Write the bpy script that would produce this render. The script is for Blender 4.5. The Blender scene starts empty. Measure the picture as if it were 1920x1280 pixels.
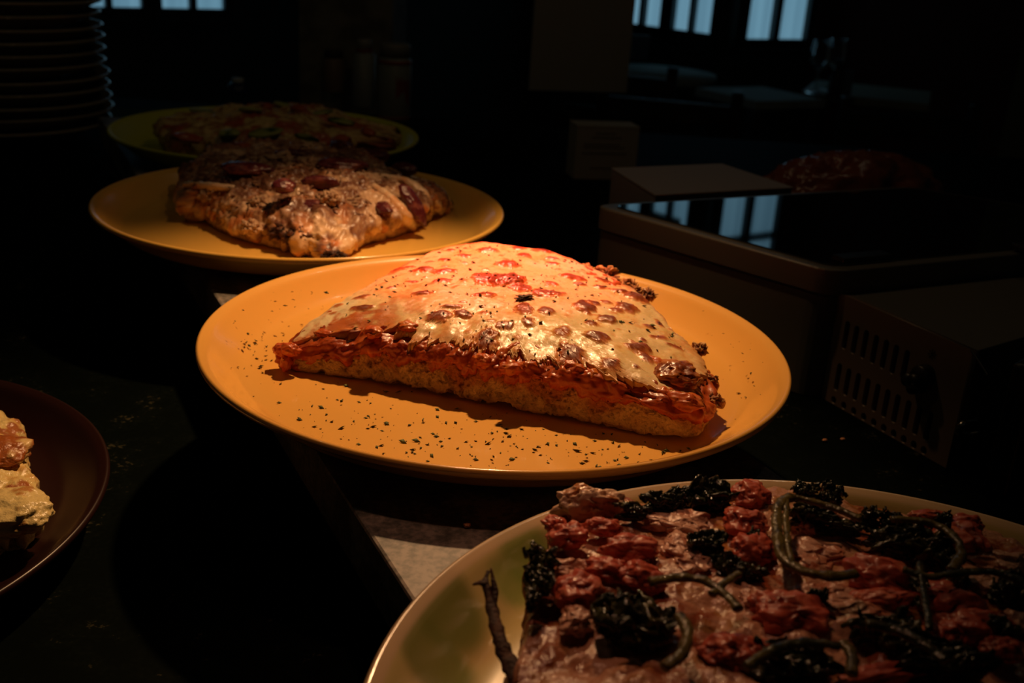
import bpy, bmesh, math, random
import numpy as np
from mathutils import Vector, Matrix
random.seed(7)
sc = bpy.context.scene
COL = sc.collection
# ------------------------------------------------------------------ camera
FPX, PITCH, ROLL = 2000.0, 0.3605, 0.0671
CZ = 0.222
cp, sp, cr, sr = math.cos(PITCH), math.sin(PITCH), math.cos(ROLL), math.sin(ROLL)
R0, U0, F0 = Vector((1, 0, 0)), Vector((0, sp, cp)), Vector((0, cp, -sp))
cR = R0 * cr + U0 * sr
cU = -R0 * sr + U0 * cr
cam_d = bpy.data.cameras.new('camera')
cam = bpy.data.objects.new('camera', cam_d)
COL.objects.link(cam)
Mx = Matrix((cR, cU, -F0)).transposed().to_4x4()
Mx.translation = (0, 0, CZ)
cam.matrix_world = Mx
cam_d.sensor_width = 36.0
cam_d.lens = 36.0 * FPX / 1920.0
cam_d.clip_start = 0.01
cam_d.dof.use_dof = True
cam_d.dof.focus_distance = 0.47
cam_d.dof.aperture_fstop = 14.0
sc.camera = cam

def at(px, py, z):
    a, b = px - 960, py - 640
    a, b = a * cr + b * sr, -a * sr + b * cr
    x = a / FPX; u = -b / FPX
    y = cp + u * sp; zz = -sp + u * cp
    t = (z - CZ) / zz
    return Vector((x * t, y * t, z))

# ------------------------------------------------------------------ world, exposure, lights
w = bpy.data.worlds.new('world'); sc.world = w
w.use_nodes = True
w.node_tree.nodes['Background'].inputs[0].default_value = (0.55, 0.65, 0.6, 1)
w.node_tree.nodes['Background'].inputs[1].default_value = 0.0045
sc.view_settings.view_transform = 'Standard'
sc.view_settings.look = 'None'
sc.view_settings.exposure = 0.0
sc.view_settings.gamma = 1.0
sc.view_settings.use_curve_mapping = False

def spot(name, loc, target, power, color, size_deg, blend, radius):
    d = bpy.data.lights.new(name, 'SPOT')
    d.energy = power; d.color = color
    d.spot_size = math.radians(size_deg); d.spot_blend = blend; d.shadow_soft_size = radius
    o = bpy.data.objects.new(name, d); COL.objects.link(o)
    o.location = loc
    o.rotation_euler = (Vector(target) - Vector(loc)).to_track_quat('-Z', 'Y').to_euler()
    return o
# the warm display lamp over the middle plate
spot('display_lamp', (-0.01, 0.76, 0.46), (-0.060, 0.568, 0.0), 11.0, (1.0, 0.55, 0.25), 70, .90, 0.010)
# a second warm lamp of the row, nearer, dimmer
spot('near_display_lamp', (-0.05, 0.47, 0.46), (-0.02, 0.27, 0.0), 1.2, (1.0, 0.44, 0.25), 46, 1.0, 0.012)
# narrow red heat lamp on the back of the middle slice
spot('red_heat_lamp', (-0.04, 0.80, 0.42), (-0.015, 0.612, 0.04), 23.0, (1.0, 0.06, 0.055), 24, 1.0, 0.01)
# display lamp's spill, plus two unseen fill lights added to brighten the dim back
for nm, loc, en, colr in (('lamp_spill', (-0.01, 0.76, 0.47), 0.24, (1.0, .62, .32)), ('fill_light', (-0.62, 0.72, 1.0), 0.36, (1.0, .84, .48)), ('back_fill_light', (0.55, 1.35, 1.35), 0.55, (1.0, .80, .52))):
    pl = bpy.data.lights.new(nm, 'POINT'); pl.energy = en; pl.color = colr; pl.shadow_soft_size = 0.009
    po = bpy.data.objects.new(nm, pl); COL.objects.link(po); po.location = loc

# ------------------------------------------------------------------ helpers
def tag(o, label=None, cat=None, group=None, kind=None):
    if label: o['label'] = label
    if cat: o['category'] = cat
    if group: o['group'] = group
    if kind: o['kind'] = kind
    return o

def thing(name, label, cat, loc=(0, 0, 0), rz=0.0, group=None):
    o = bpy.data.objects.new(name, None); COL.objects.link(o)
    o.empty_display_size = 0.02
    o.location = loc; o.rotation_euler = (0, 0, rz)
    return tag(o, label, cat, group)

def link(name, me, parent=None, mat=None, smooth=True):
    o = bpy.data.objects.new(name, me); COL.objects.link(o)
    if parent is not None:
        o.parent = parent
    if mat is not None:
        me.materials.clear(); me.materials.append(mat)
    if smooth:
        me.polygons.foreach_set('use_smooth', [True] * len(me.polygons))
    return o

def rel(verts, parent):
    """world coordinates -> the parent's local coordinates (parent: top-level empty)"""
    if parent is None: return np.asarray(verts, float)
    v = np.asarray(verts, float) - np.array(parent.location)
    a = -parent.rotation_euler[2]
    c, s = math.cos(a), math.sin(a)
    out = v.copy()
    out[:, 0] = v[:, 0] * c - v[:, 1] * s
    out[:, 1] = v[:, 0] * s + v[:, 1] * c
    return out

def np_mesh(name, V, quads=None, tris=None, col=None):
    me = bpy.data.meshes.new(name)
    V = np.asarray(V, np.float32)
    nq = 0 if quads is None else len(quads); nt = 0 if tris is None else len(tris)
    me.vertices.add(len(V)); me.vertices.foreach_set('co', V.ravel())
    me.loops.add(nq * 4 + nt * 3); me.polygons.add(nq + nt)
    li = []
    if nq: li.append(np.asarray(quads, np.int32).ravel())
    if nt: li.append(np.asarray(tris, np.int32).ravel())
    me.loops.foreach_set('vertex_index', np.concatenate(li))
    ls = np.concatenate([np.arange(nq) * 4, nq * 4 + np.arange(nt) * 3]).astype(np.int32)
    me.polygons.foreach_set('loop_start', ls)
    me.update(calc_edges=True); me.validate()
    if col is not None:
        a = me.color_attributes.new('Col', 'FLOAT_COLOR', 'POINT')
        c = np.ones((len(V), 4), np.float32); c[:, :col.shape[1]] = col
        a.data.foreach_set('color', c.ravel())
    return me

rng = np.random.RandomState(3)
_perm = rng.permutation(256); _perm = np.concatenate([_perm, _perm])
_grad = rng.normal(size=(256, 3)); _grad /= np.linalg.norm(_grad, axis=1)[:, None]
def perlin(P):
    P = np.asarray(P, float)
    i = np.floor(P).astype(int); f = P - i; i &= 255
    u = f * f * f * (f * (f * 6 - 15) + 10)
    r = 0
    for dx in (0, 1):
        for dy in (0, 1):
            for dz in (0, 1):
                h = _perm[_perm[_perm[(i[:, 0] + dx) & 255] + ((i[:, 1] + dy) & 255)] + ((i[:, 2] + dz) & 255)]
                g = _grad[h]
                d = g[:, 0] * (f[:, 0] - dx) + g[:, 1] * (f[:, 1] - dy) + g[:, 2] * (f[:, 2] - dz)
                wx = u[:, 0] if dx else 1 - u[:, 0]; wy = u[:, 1] if dy else 1 - u[:, 1]; wz = u[:, 2] if dz else 1 - u[:, 2]
                r = r + wx * wy * wz * d
    return r * 1.6
def fbm(P, sc_, oct_=4, gain=.5, off=0.0):
    P = np.asarray(P, float) * sc_ + off
    a, r = 1.0, 0.0
    for k in range(oct_):
        r = r + a * perlin(P + 17.3 * k); P = P * 2.03; a *= gain
    return r
def sstep(a, b, x):
    t = np.clip((x - a) / (b - a), 0, 1); return t * t * (3 - 2 * t)
def mixc(c, d, t):
    t = np.asarray(t)[..., None]; return c * (1 - t) + np.asarray(d, float) * t

def principled(name, color=(.5, .5, .5), rough=.5, metal=0.0, **kw):
    m = bpy.data.materials.new(name); m.use_nodes = True
    b = m.node_tree.nodes['Principled BSDF']
    b.inputs['Base Color'].default_value = (*color, 1)
    b.inputs['Roughness'].default_value = rough
    b.inputs['Metallic'].default_value = metal
    for k, v in kw.items():
        b.inputs[k.replace('_', ' ')].default_value = v
    return m
def noise_bump(m, scale, strength, dist=.001, detail=4, rough_var=None):
    nt = m.node_tree; b = nt.nodes['Principled BSDF']
    tc = nt.nodes.new('ShaderNodeTexCoord'); n = nt.nodes.new('ShaderNodeTexNoise')
    n.inputs['Scale'].default_value = scale; n.inputs['Detail'].default_value = detail
    bp = nt.nodes.new('ShaderNodeBump'); bp.inputs['Strength'].default_value = strength; bp.inputs['Distance'].default_value = dist
    nt.links.new(tc.outputs['Object'], n.inputs['Vector'])
    nt.links.new(n.outputs['Fac'], bp.inputs['Height']); nt.links.new(bp.outputs['Normal'], b.inputs['Normal'])
    if rough_var:
        mr = nt.nodes.new('ShaderNodeMapRange'); mr.inputs['To Min'].default_value = rough_var[0]; mr.inputs['To Max'].default_value = rough_var[1]
        mr.inputs['From Min'].default_value = .3; mr.inputs['From Max'].default_value = .7
        nt.links.new(n.outputs['Fac'], mr.inputs['Value']); nt.links.new(mr.outputs['Result'], b.inputs['Roughness'])
    return m
def noise_color(m, c1, c2, scale, detail=3, lo=.4, hi=.6, coord='Object'):
    nt = m.node_tree; b = nt.nodes['Principled BSDF']
    tc = nt.nodes.new('ShaderNodeTexCoord'); n = nt.nodes.new('ShaderNodeTexNoise')
    n.inputs['Scale'].default_value = scale; n.inputs['Detail'].default_value = detail
    r = nt.nodes.new('ShaderNodeValToRGB')
    r.color_ramp.elements[0].position = lo; r.color_ramp.elements[0].color = (*c1, 1)
    r.color_ramp.elements[1].position = hi; r.color_ramp.elements[1].color = (*c2, 1)
    nt.links.new(tc.outputs[coord], n.inputs['Vector']); nt.links.new(n.outputs['Fac'], r.inputs['Fac'])
    nt.links.new(r.outputs['Color'], b.inputs['Base Color'])
    return m
def vcol(name, rough, bump_scale=900, bump=.3, dist=.0008, rough_var=None, **kw):
    m = principled(name, (1, 1, 1), rough, **kw)
    nt = m.node_tree; a = nt.nodes.new('ShaderNodeAttribute'); a.attribute_name = 'Col'
    nt.links.new(a.outputs['Color'], nt.nodes['Principled BSDF'].inputs['Base Color'])
    return noise_bump(m, bump_scale, bump, dist, rough_var=rough_var)

# boxes collected in one mesh
class MB:
    def __init__(s): s.v = []; s.f = []
    def box(s, c, d, rz=0.0):
        x, y, z = [k / 2 for k in d]; n = len(s.v); cc, ss = math.cos(rz), math.sin(rz)
        for i in (-1, 1):
            for j in (-1, 1):
                for k in (-1, 1):
                    X, Y = i * x, j * y
                    s.v.append((c[0] + X * cc - Y * ss, c[1] + X * ss + Y * cc, c[2] + k * z))
        s.f += [tuple(n + q for q in f) for f in ((0, 1, 3, 2), (4, 6, 7, 5), (0, 4, 5, 1), (2, 3, 7, 6), (0, 2, 6, 4), (1, 5, 7, 3))]
        return s
    def prism(s, pts, z0, z1):
        a = sum(pts[i][0] * pts[(i + 1) % len(pts)][1] - pts[(i + 1) % len(pts)][0] * pts[i][1] for i in range(len(pts)))
        if a < 0: pts = pts[::-1]
        n = len(s.v); k = len(pts)
        s.v += [(p[0], p[1], z0) for p in pts] + [(p[0], p[1], z1) for p in pts]
        s.f += [tuple(n + i for i in range(k))[::-1], tuple(n + k + i for i in range(k))]
        s.f += [(n + i, n + (i + 1) % k, n + k + (i + 1) % k, n + k + i) for i in range(k)]
        return s
    def hexa(s, v8):
        """8 corners: bottom four then top four, same winding"""
        n = len(s.v); s.v += [tuple(p) for p in v8]
        s.f += [(n + 3, n + 2, n + 1, n), (n + 4, n + 5, n + 6, n + 7)] + [(n + i, n + (i + 1) % 4, n + 4 + (i + 1) % 4, n + 4 + i) for i in range(4)]
        return s
    def mesh(s, name, bevel=0.0, seg=2, parent=None):
        me = bpy.data.meshes.new(name)
        v = rel(np.array(s.v), parent) if parent is not None else s.v
        me.from_pydata([tuple(q) for q in v], [], s.f)
        bm = bmesh.new(); bm.from_mesh(me)
        bmesh.ops.recalc_face_normals(bm, faces=bm.faces)
        if bevel: bmesh.ops.bevel(bm, geom=bm.edges[:], offset=bevel, segments=seg, affect='EDGES', profile=.5)
        bm.to_mesh(me); bm.free()
        return me
    def build(s, name, mat, parent=None, bevel=0.0, seg=2, world=True):
        me = s.mesh(name, bevel, seg, parent if world else None)
        return link(name, me, parent, mat, smooth=False)

def lathe(prof, n=96, tris_name='lathe'):
    prof = np.array(prof, float); k = len(prof)
    t = np.linspace(0, 2 * np.pi, n, endpoint=False)
    V = np.stack([prof[:, 0][:, None] * np.cos(t), prof[:, 0][:, None] * np.sin(t), prof[:, 1][:, None] + 0 * t], -1).reshape(-1, 3)
    i, j = np.meshgrid(np.arange(k - 1), np.arange(n), indexing='ij'); j2 = (j + 1) % n
    Q = np.stack([i * n + j, i * n + j2, (i + 1) * n + j2, (i + 1) * n + j], -1).reshape(-1, 4)
    return V, Q

def tube(points, radii, seg=8, noise=0.0, nscale=300, flat=1.0):
    P = np.array(points, float); m = len(P)
    k = max(m * 6, 12)
    tt = np.linspace(0, m - 1, k)
    # catmull-rom
    Q = []
    Rr = np.interp(tt, np.arange(m), np.broadcast_to(radii, (m,)) if np.ndim(radii) == 0 else radii)
    for t in tt:
        i = min(int(t), m - 2); f = t - i
        p0, p1, p2, p3 = P[max(i - 1, 0)], P[i], P[i + 1], P[min(i + 2, m - 1)]
        Q.append(.5 * ((2 * p1) + (-p0 + p2) * f + (2 * p0 - 5 * p1 + 4 * p2 - p3) * f * f + (-p0 + 3 * p1 - 3 * p2 + p3) * f ** 3))
    Q = np.array(Q); T = np.gradient(Q, axis=0); T /= np.linalg.norm(T, axis=1)[:, None] + 1e-12
    up = np.array([0, 0, 1.0]); up = np.where(np.abs(T @ up)[:, None] > .95, np.array([1.0, 0, 0]), up)
    A = np.cross(T, up); A /= np.linalg.norm(A, axis=1)[:, None] + 1e-12; B = np.cross(T, A)
    th = np.linspace(0, 2 * np.pi, seg, endpoint=False)
    rr = Rr[:, None] * np.ones(seg)
    V = Q[:, None] + (A[:, None] * np.cos(th)[None, :, None] + B[:, None] * (flat * np.sin(th))[None, :, None]) * rr[..., None]
    V = V.reshape(-1, 3)
    if noise:
        C = np.repeat(Q, seg, axis=0); D = V - C
        V = C + D * (1 + noise * fbm(V, nscale, 3))[:, None]
    i, j = np.meshgrid(np.arange(k - 1), np.arange(seg), indexing='ij'); j2 = (j + 1) % seg
    F = np.stack([i * seg + j, i * seg + j2, (i + 1) * seg + j2, (i + 1) * seg + j], -1).reshape(-1, 4)
    n = len(V); V = np.vstack([V, Q[0], Q[-1]])
    tr = [(n, (q + 1) % seg, q) for q in range(seg)] + [(n + 1, (k - 1) * seg + q, (k - 1) * seg + (q + 1) % seg) for q in range(seg)]
    return V, F, np.array(tr)

def ico(sub):
    bm = bmesh.new(); bmesh.ops.create_icosphere(bm, subdivisions=sub, radius=1)
    V = np.array([v.co[:] for v in bm.verts]); T = np.array([[v.index for v in f.verts] for f in bm.faces]); bm.free()
    return V, T
ICO = {k: ico(k) for k in (3, 4, 5, 6)}
_seed = [0]
def blob(name, c, dims, parent, mat, colfun, amp=.25, scale=1.6, sub=4, rz=0.0, tilt=(0, 0), oct_=4, ridged=False, fold=0.0, gain=.55):
    """a lump of food: icosphere shaped by noise; dims = half sizes in metres"""
    _seed[0] += 7.7
    V, T = ICO[sub]
    S = V * (1.0)
    n = fbm(V, scale, oct_, gain, off=_seed[0])
    if ridged: n = .5 - 1.7 * np.abs(n)
    W = S * (1 + amp * n)[:, None]
    if fold:
        W = W + fold * np.stack([fbm(V, 2.2, 2, .5, _seed[0] + 31), fbm(V, 2.2, 2, .5, _seed[0] + 57), fbm(V, 2.2, 2, .5, _seed[0] + 83)], -1)
    W = W * np.array(dims)
    M3 = np.array((Matrix.Rotation(rz, 3, 'Z') @ Matrix.Rotation(tilt[0], 3, 'X') @ Matrix.Rotation(tilt[1], 3, 'Y')))
    W = W @ M3.T + np.array(c)
    col = colfun(W, n)
    me = np_mesh(name, rel(W, parent), tris=T, col=col)
    return link(name, me, parent, mat)

# ------------------------------------------------------------------ materials
M_cheese = vcol('melted_cheese', .33, 420, .22, .0009, rough_var=(.22, .5), Subsurface_Weight=.12, Subsurface_Scale=.004)
M_sauce = vcol('tomato_sauce', .3, 500, .25, .0007, rough_var=(.15, .5))
M_bread = vcol('bread_crumb', .9, 650, 1.0, .0022)
def crumb_pores(m):
    nt = m.node_tree; b = nt.nodes['Principled BSDF']; src = b.inputs['Base Color'].links[0].from_socket
    tc = nt.nodes.new('ShaderNodeTexCoord'); n = nt.nodes.new('ShaderNodeTexNoise'); n.inputs['Scale'].default_value = 300; n.inputs['Detail'].default_value = 4
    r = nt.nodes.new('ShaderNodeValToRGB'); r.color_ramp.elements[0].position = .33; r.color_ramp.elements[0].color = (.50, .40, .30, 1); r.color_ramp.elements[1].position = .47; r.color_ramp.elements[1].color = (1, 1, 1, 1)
    mx = nt.nodes.new('ShaderNodeMix'); mx.data_type = 'RGBA'; mx.blend_type = 'MULTIPLY'; mx.inputs['Factor'].default_value = 1.0
    nt.links.new(tc.outputs['Object'], n.inputs['Vector']); nt.links.new(n.outputs['Fac'], r.inputs['Fac'])
    nt.links.new(src, mx.inputs[6]); nt.links.new(r.outputs['Color'], mx.inputs[7]); nt.links.new(mx.outputs[2], b.inputs['Base Color'])
crumb_pores(M_bread)
M_food = vcol('moist_food', .35, 420, .3, .0010, rough_var=(.2, .55))
M_wet = vcol('wet_food', .18, 420, .65, .0012, rough_var=(.10, .34))
M_dry = vcol('dry_food', .7, 900, .6, .001)
M_plate_or = noise_bump(principled('orange_glaze', (.88, .46, .10), .22, Coat_Weight=.35, Coat_Roughness=.08), 60, .03, .0005)
M_plate_or2 = noise_bump(principled('ochre_glaze', (.86, .50, .10), .25, Coat_Weight=.3, Coat_Roughness=.1), 60, .03, .0005)
M_plate_green = principled('lime_glaze', (.50, .52, .05), .45)
M_plate_white = principled('brown_grey_glaze', (.34, .29, .20), .07, Specular_IOR_Level=.3)
M_front_plate = vcol('patterned_glaze', .2, 40, .02, .0004, Coat_Weight=1.0, Coat_Roughness=.10)
M_low_plate = principled('dark_red_glaze', (.022, .006, .004), .35)

def granite(name, dark, mid, light, scale, lo, hi, rough=.25):
    m = principled(name, mid, rough)
    nt = m.node_tree; b = nt.nodes['Principled BSDF']
    tc = nt.nodes.new('ShaderNodeTexCoord')
    n = nt.nodes.new('ShaderNodeTexNoise'); n.inputs['Scale'].default_value = scale; n.inputs['Detail'].default_value = 6; n.inputs['Roughness'].default_value = .7
    v = nt.nodes.new('ShaderNodeTexNoise'); v.inputs['Scale'].default_value = scale * 9; v.inputs['Detail'].default_value = 3
    r = nt.nodes.new('ShaderNodeValToRGB'); e = r.color_ramp.elements
    e[0].position = lo; e[0].color = (*dark, 1); e[1].position = hi; e[1].color = (*light, 1)
    x = e.new((lo + hi) / 2); x.color = (*mid, 1)
    ad = nt.nodes.new('ShaderNodeMath'); ad.operation = 'MULTIPLY_ADD'; ad.inputs[1].default_value = .45; ad.inputs[2].default_value = -.225
    a2 = nt.nodes.new('ShaderNodeMath'); a2.operation = 'ADD'
    nt.links.new(tc.outputs['Object'], n.inputs['Vector']); nt.links.new(tc.outputs['Object'], v.inputs['Vector'])
    nt.links.new(v.outputs['Fac'], ad.inputs[0]); nt.links.new(ad.outputs[0], a2.inputs[0]); nt.links.new(n.outputs['Fac'], a2.inputs[1])
    nt.links.new(a2.outputs[0], r.inputs['Fac']); nt.links.new(r.outputs['Color'], b.inputs['Base Color'])
    return m
M_slab = granite('grey_marble', (.04, .04, .035), (.12, .11, .095), (.26, .22, .19), 38, .36, .62, .5)
M_low = granite('green_black_granite', (.0015, .003, .002), (.003, .005, .0035), (.09, .08, .045), 42, .48, .82, .65)
M_low.node_tree.nodes['Principled BSDF'].inputs['Specular IOR Level'].default_value = .02
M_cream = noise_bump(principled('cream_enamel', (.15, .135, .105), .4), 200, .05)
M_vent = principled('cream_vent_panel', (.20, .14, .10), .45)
M_blackglass = principled('black_glass', (.002, .003, .003), .025, IOR=2.6)
M_black = principled('black_plastic', (.012, .011, .010), .4)
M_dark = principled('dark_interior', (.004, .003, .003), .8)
M_chrome = principled('chrome', (.6, .58, .55), .2, 1.0)
M_paper = noise_bump(principled('card', (.34, .31, .25), .8), 80, .1)
M_wood = noise_color(principled('dark_wood', (.03, .015, .008), .4), (.02, .01, .006), (.045, .022, .012), 14)
M_wall = noise_bump(principled('dark_plaster', (.05, .055, .045), .9), 20, .2)
M_redwall = principled('dark_red_wall', (.10, .02, .012), .8)
M_frame = principled('dark_green_frame', (.012, .02, .018), .5)
M_floor = principled('dark_floor', (.03, .027, .022), .6)
M_stone = noise_color(noise_bump(principled('stone_plaster', (.22, .2, .14), .9), 60, .4, .004), (.12, .11, .08), (.22, .20, .15), 25)
M_cloth = principled('table_cloth', (.45, .48, .42), .8)
M_glass = principled('clear_glass', (1, 1, 1), .02, Transmission_Weight=1.0, IOR=1.45)

def emis_window():
    m = bpy.data.materials.new('daylit_curtained_pane'); m.use_nodes = True
    nt = m.node_tree; nt.nodes.clear()
    o = nt.nodes.new('ShaderNodeOutputMaterial'); e = nt.nodes.new('ShaderNodeEmission')
    tc = nt.nodes.new('ShaderNodeTexCoord'); mp = nt.nodes.new('ShaderNodeMapping'); mp.inputs['Scale'].default_value = (14, 14, .25)
    n = nt.nodes.new('ShaderNodeTexNoise'); n.inputs['Scale'].default_value = 1.0; n.inputs['Detail'].default_value = 2
    r = nt.nodes.new('ShaderNodeValToRGB'); r.color_ramp.elements[0].position = .35; r.color_ramp.elements[1].position = .65
    r.color_ramp.elements[0].color = (.085, .19, .265, 1); r.color_ramp.elements[1].color = (.13, .275, .37, 1)
    nt.links.new(tc.outputs['Object'], mp.inputs[0]); nt.links.new(mp.outputs[0], n.inputs['Vector'])
    nt.links.new(n.outputs['Fac'], r.inputs['Fac']); nt.links.new(r.outputs['Color'], e.inputs['Color']); nt.links.new(e.outputs[0], o.inputs[0])
    return m
M_pane = emis_window()

# ------------------------------------------------------------------ setting: counter and room
FLOOR = -0.98
def struct(o, label=None):
    o['kind'] = 'structure'
    if label: o['label'] = label
    return o
# raised marble shelf on which the plates stand; its left edge runs away from the viewer
ex0, ey0 = at(760, 1105, 0)[:2]; ex1, ey1 = at(380, 520, 0)[:2]
dx, dy = ex1 - ex0, ey1 - ey0
E0 = (ex0 - dx * 1.0, ey0 - dy * 1.0); E1 = (ex0 + dx * 3.6, ey0 + dy * 3.6)
# notch-free slab
SW = .216
E1 = (E0[0] + (E1[0] - E0[0]) * (1.235 - E0[1]) / (E1[1] - E0[1]), 1.235)
s = MB().prism([E0, (E0[0] + SW, E0[1]), (E1[0] + SW, E1[1]), E1], -0.028, 0.0)
counter = thing('serving_counter', 'dark stone serving counter with a raised grey marble shelf under the plates', 'counter', (0.2, 0.7, FLOOR))
s.build('marble_shelf', M_slab, counter, bevel=.0015)
MB().prism([(-1.9, -0.35), (0.95, -0.35), (0.95, 1.75), (-1.9, 1.75)], -0.09, -0.060).build('granite_top', M_low, counter, bevel=.002)
off = .018
MB().prism([(E0[0] + off, E0[1] + .01), (E0[0] + SW - off, E0[1] + .01), (E1[0] + SW - off, E1[1] - .02), (E1[0] + off, E1[1] - .02)], -0.0599, -0.0281).build('shelf_riser', principled('dark_wood_riser', (.05, .016, .01), .6), counter)
MB().prism([(-1.85, -0.3), (0.9, -0.3), (0.9, 1.7), (-1.85, 1.7)], FLOOR, -0.09).build('counter_body', M_wood, counter)

zs = -0.13
struct(MB().box((0.2, 2.6, FLOOR - .03), (7.4, 7.6, .06)).build('floor', M_floor))
struct(MB().box((0.2, 2.6, 2.05), (7.4, 7.6, .06)).build('ceiling', M_wall))

def wallpiece(name, a, b, mat, z0=FLOOR, z1=2.02, t=.08):
    """wall standing on the line a-b, its room face on the line"""
    a = Vector(a[:2]); b = Vector(b[:2]); d = (b - a).normalized(); n = Vector((-d.y, d.x))
    if n.y < 0: n = -n
    return struct(MB().prism([tuple(a), tuple(b), tuple(b + n * t), tuple(a + n * t)], z0, z1).build(name, mat))
def P2(px, py, z=zs): return at(px, py, z).to_2d()
# window wall lines (room face lies a little behind the frames)
L0, L1 = P2(209, 13), P2(418, 17)
A0, A1 = P2(1177, 42.5), P2(1335, 64)
B0, B1 = P2(1394, 72.6), P2(1505, 73.5)
def ext(a, b, k0, k1):
    d = (b - a).normalized(); return a - d * k0, b + d * k1
win_n = [0]
def window(p, q, panes, label, z0=zs, z1=1.45, notice=None):
    """one window unit along the wall line p-q; panes: list of (t0,t1) in metres along it"""
    win_n[0] += 1
    p = Vector(p); q = Vector(q); d = (q - p).normalized(); n = Vector((-d.y, d.x))
    if n.y < 0: n = -n
    rz = math.atan2(d.y, d.x)
    o = thing('window_%d' % win_n[0], label, None, (p.x, p.y, z0)); o['kind'] = 'structure'
    rows = [z0] + [z for z in (.24, .685, 1.13) if z0 < z < z1] + [z1]
    f = MB()
    t_min, t_max = panes[0][0] - .035, panes[-1][1] + .035
    def bx(t0, t1, za, zb, dep, o_=0.0):
        c = p + d * ((t0 + t1) / 2) + n * o_
        return (c.x, c.y, (za + zb) / 2), (t1 - t0, dep, zb - za), rz
    edges = [t_min] + sum([[a, b] for a, b in panes], []) + [t_max]
    for i in range(0, len(edges), 2):
        f.box(*bx(edges[i], edges[i + 1], z0 - .04, z1 + .04, .04))
    for a, b in panes:
        for z in rows:
            f.box(*bx(a, b, z - (.04 if z == z0 else .016), z + (.04 if z == z1 else .016) * (0 if z == z0 else 1), .036))
    f.build('window_frame', M_frame, o)
    for a, b in panes:
        for z_, z2_ in zip(rows[:-1], rows[1:]):
            MB().box(*bx(a, b, z_ + (0 if z_ == z0 else .016), z2_ - .016 * (z2_ != z1), .006, .012)).build('pane', M_pane, o)
    MB().box(*bx(t_min - .02, t_max + .02, z0 - .065, z0 - .04, .07, -.01)).build('window_sill', M_frame, o)
    if notice:
        t0, t1, za, zb = notice
        MB().box(*bx(t0, t1, za, zb, .003, -.024)).build('notice', M_paper, o)
    return o
def tpos(p, q, px, py):
    v = P2(px, py); d = (q - p).normalized()
    # where the sight line over the sill crosses the wall line
    return (p.y * v.x - p.x * v.y) / (d.x * v.y - d.y * v.x)
def ln(p, q, *pairs): return [(tpos(p, q, a, y), tpos(p, q, b, y)) for a, b, y in pairs]
window(L0, L1, ln(L0, L1, (152, 196, 10), (209, 264, 13)), 'daylit window just right of the plate stack', z1=.5)
window(L0, L1, ln(L0, L1, (302, 354, 15), (367, 418, 17)), 'double daylit window at the upper left', z1=.5)
window(A0, A1, ln(A0, A1, (1177, 1201, 43.5), (1209, 1240, 49)), 'narrow daylit window right beside the hanging card')
pp = ln(A0, A1, (1262, 1293, 58), (1300, 1335, 63))
window(A0, A1, pp, 'daylit window with a notice, second right of the hanging card', notice=(pp[0][0] - .01, pp[1][1] - .03, 1.07, 1.19))
window(B0, B1, ln(B0, B1, (1394, 1443, 72.6), (1454, 1505, 73.4)), 'widest daylit window, rightmost in the photo')
def back_wall(name, a, b, k0, k1, mat):
    n = Vector((-(b - a).y, (b - a).x)).normalized()
    if n.y < 0: n = -n
    e0, e1 = ext(a + n * .035, b + n * .035, k0, k1)
    return wallpiece(name, e0, e1, mat), e0, e1
_, l0, l1 = back_wall('wall_left', L0, L1, 1.9, .55, M_wall)
_, a0, a1 = back_wall('wall_back', A0, A1, .55, .045, M_wall)
_, b0, b1 = back_wall('wall_right', B0, B1, .06, .1, M_wall)
wallpiece('wall_recess', (l1.x - .03, l1.y + .03), (a0.x + .10, a0.y + .02), M_wall)
wallpiece('wall_red', (b1.x - .02, b1.y + .02), (3.8, 4.3), M_redwall)
# dark partition edge at the right of the photo
struct(MB().prism([tuple(at(1868, 300, -.2).to_2d()), tuple((at(1868, 300, -.2) + Vector((.05, .02, 0))).to_2d()), (1.6, 1.9), (1.5, 1.95)], FLOOR, 2.02).build('wall_partition', principled('olive_partition', (.10, .10, .05), .8)))
# rough plastered column behind the third plate
c0 = at(612, 240, -.06)
cy_ = 1.9
cxa = at(528, 100, 0.05); kx = 1.95 / cxa.y
col_o = MB().box((-.34, 2.12, (FLOOR + 2.02) / 2), (.17, .22, 2.02 - FLOOR)).build('trim_1', M_stone)
struct(col_o, 'rough stone column behind the plates')

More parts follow.
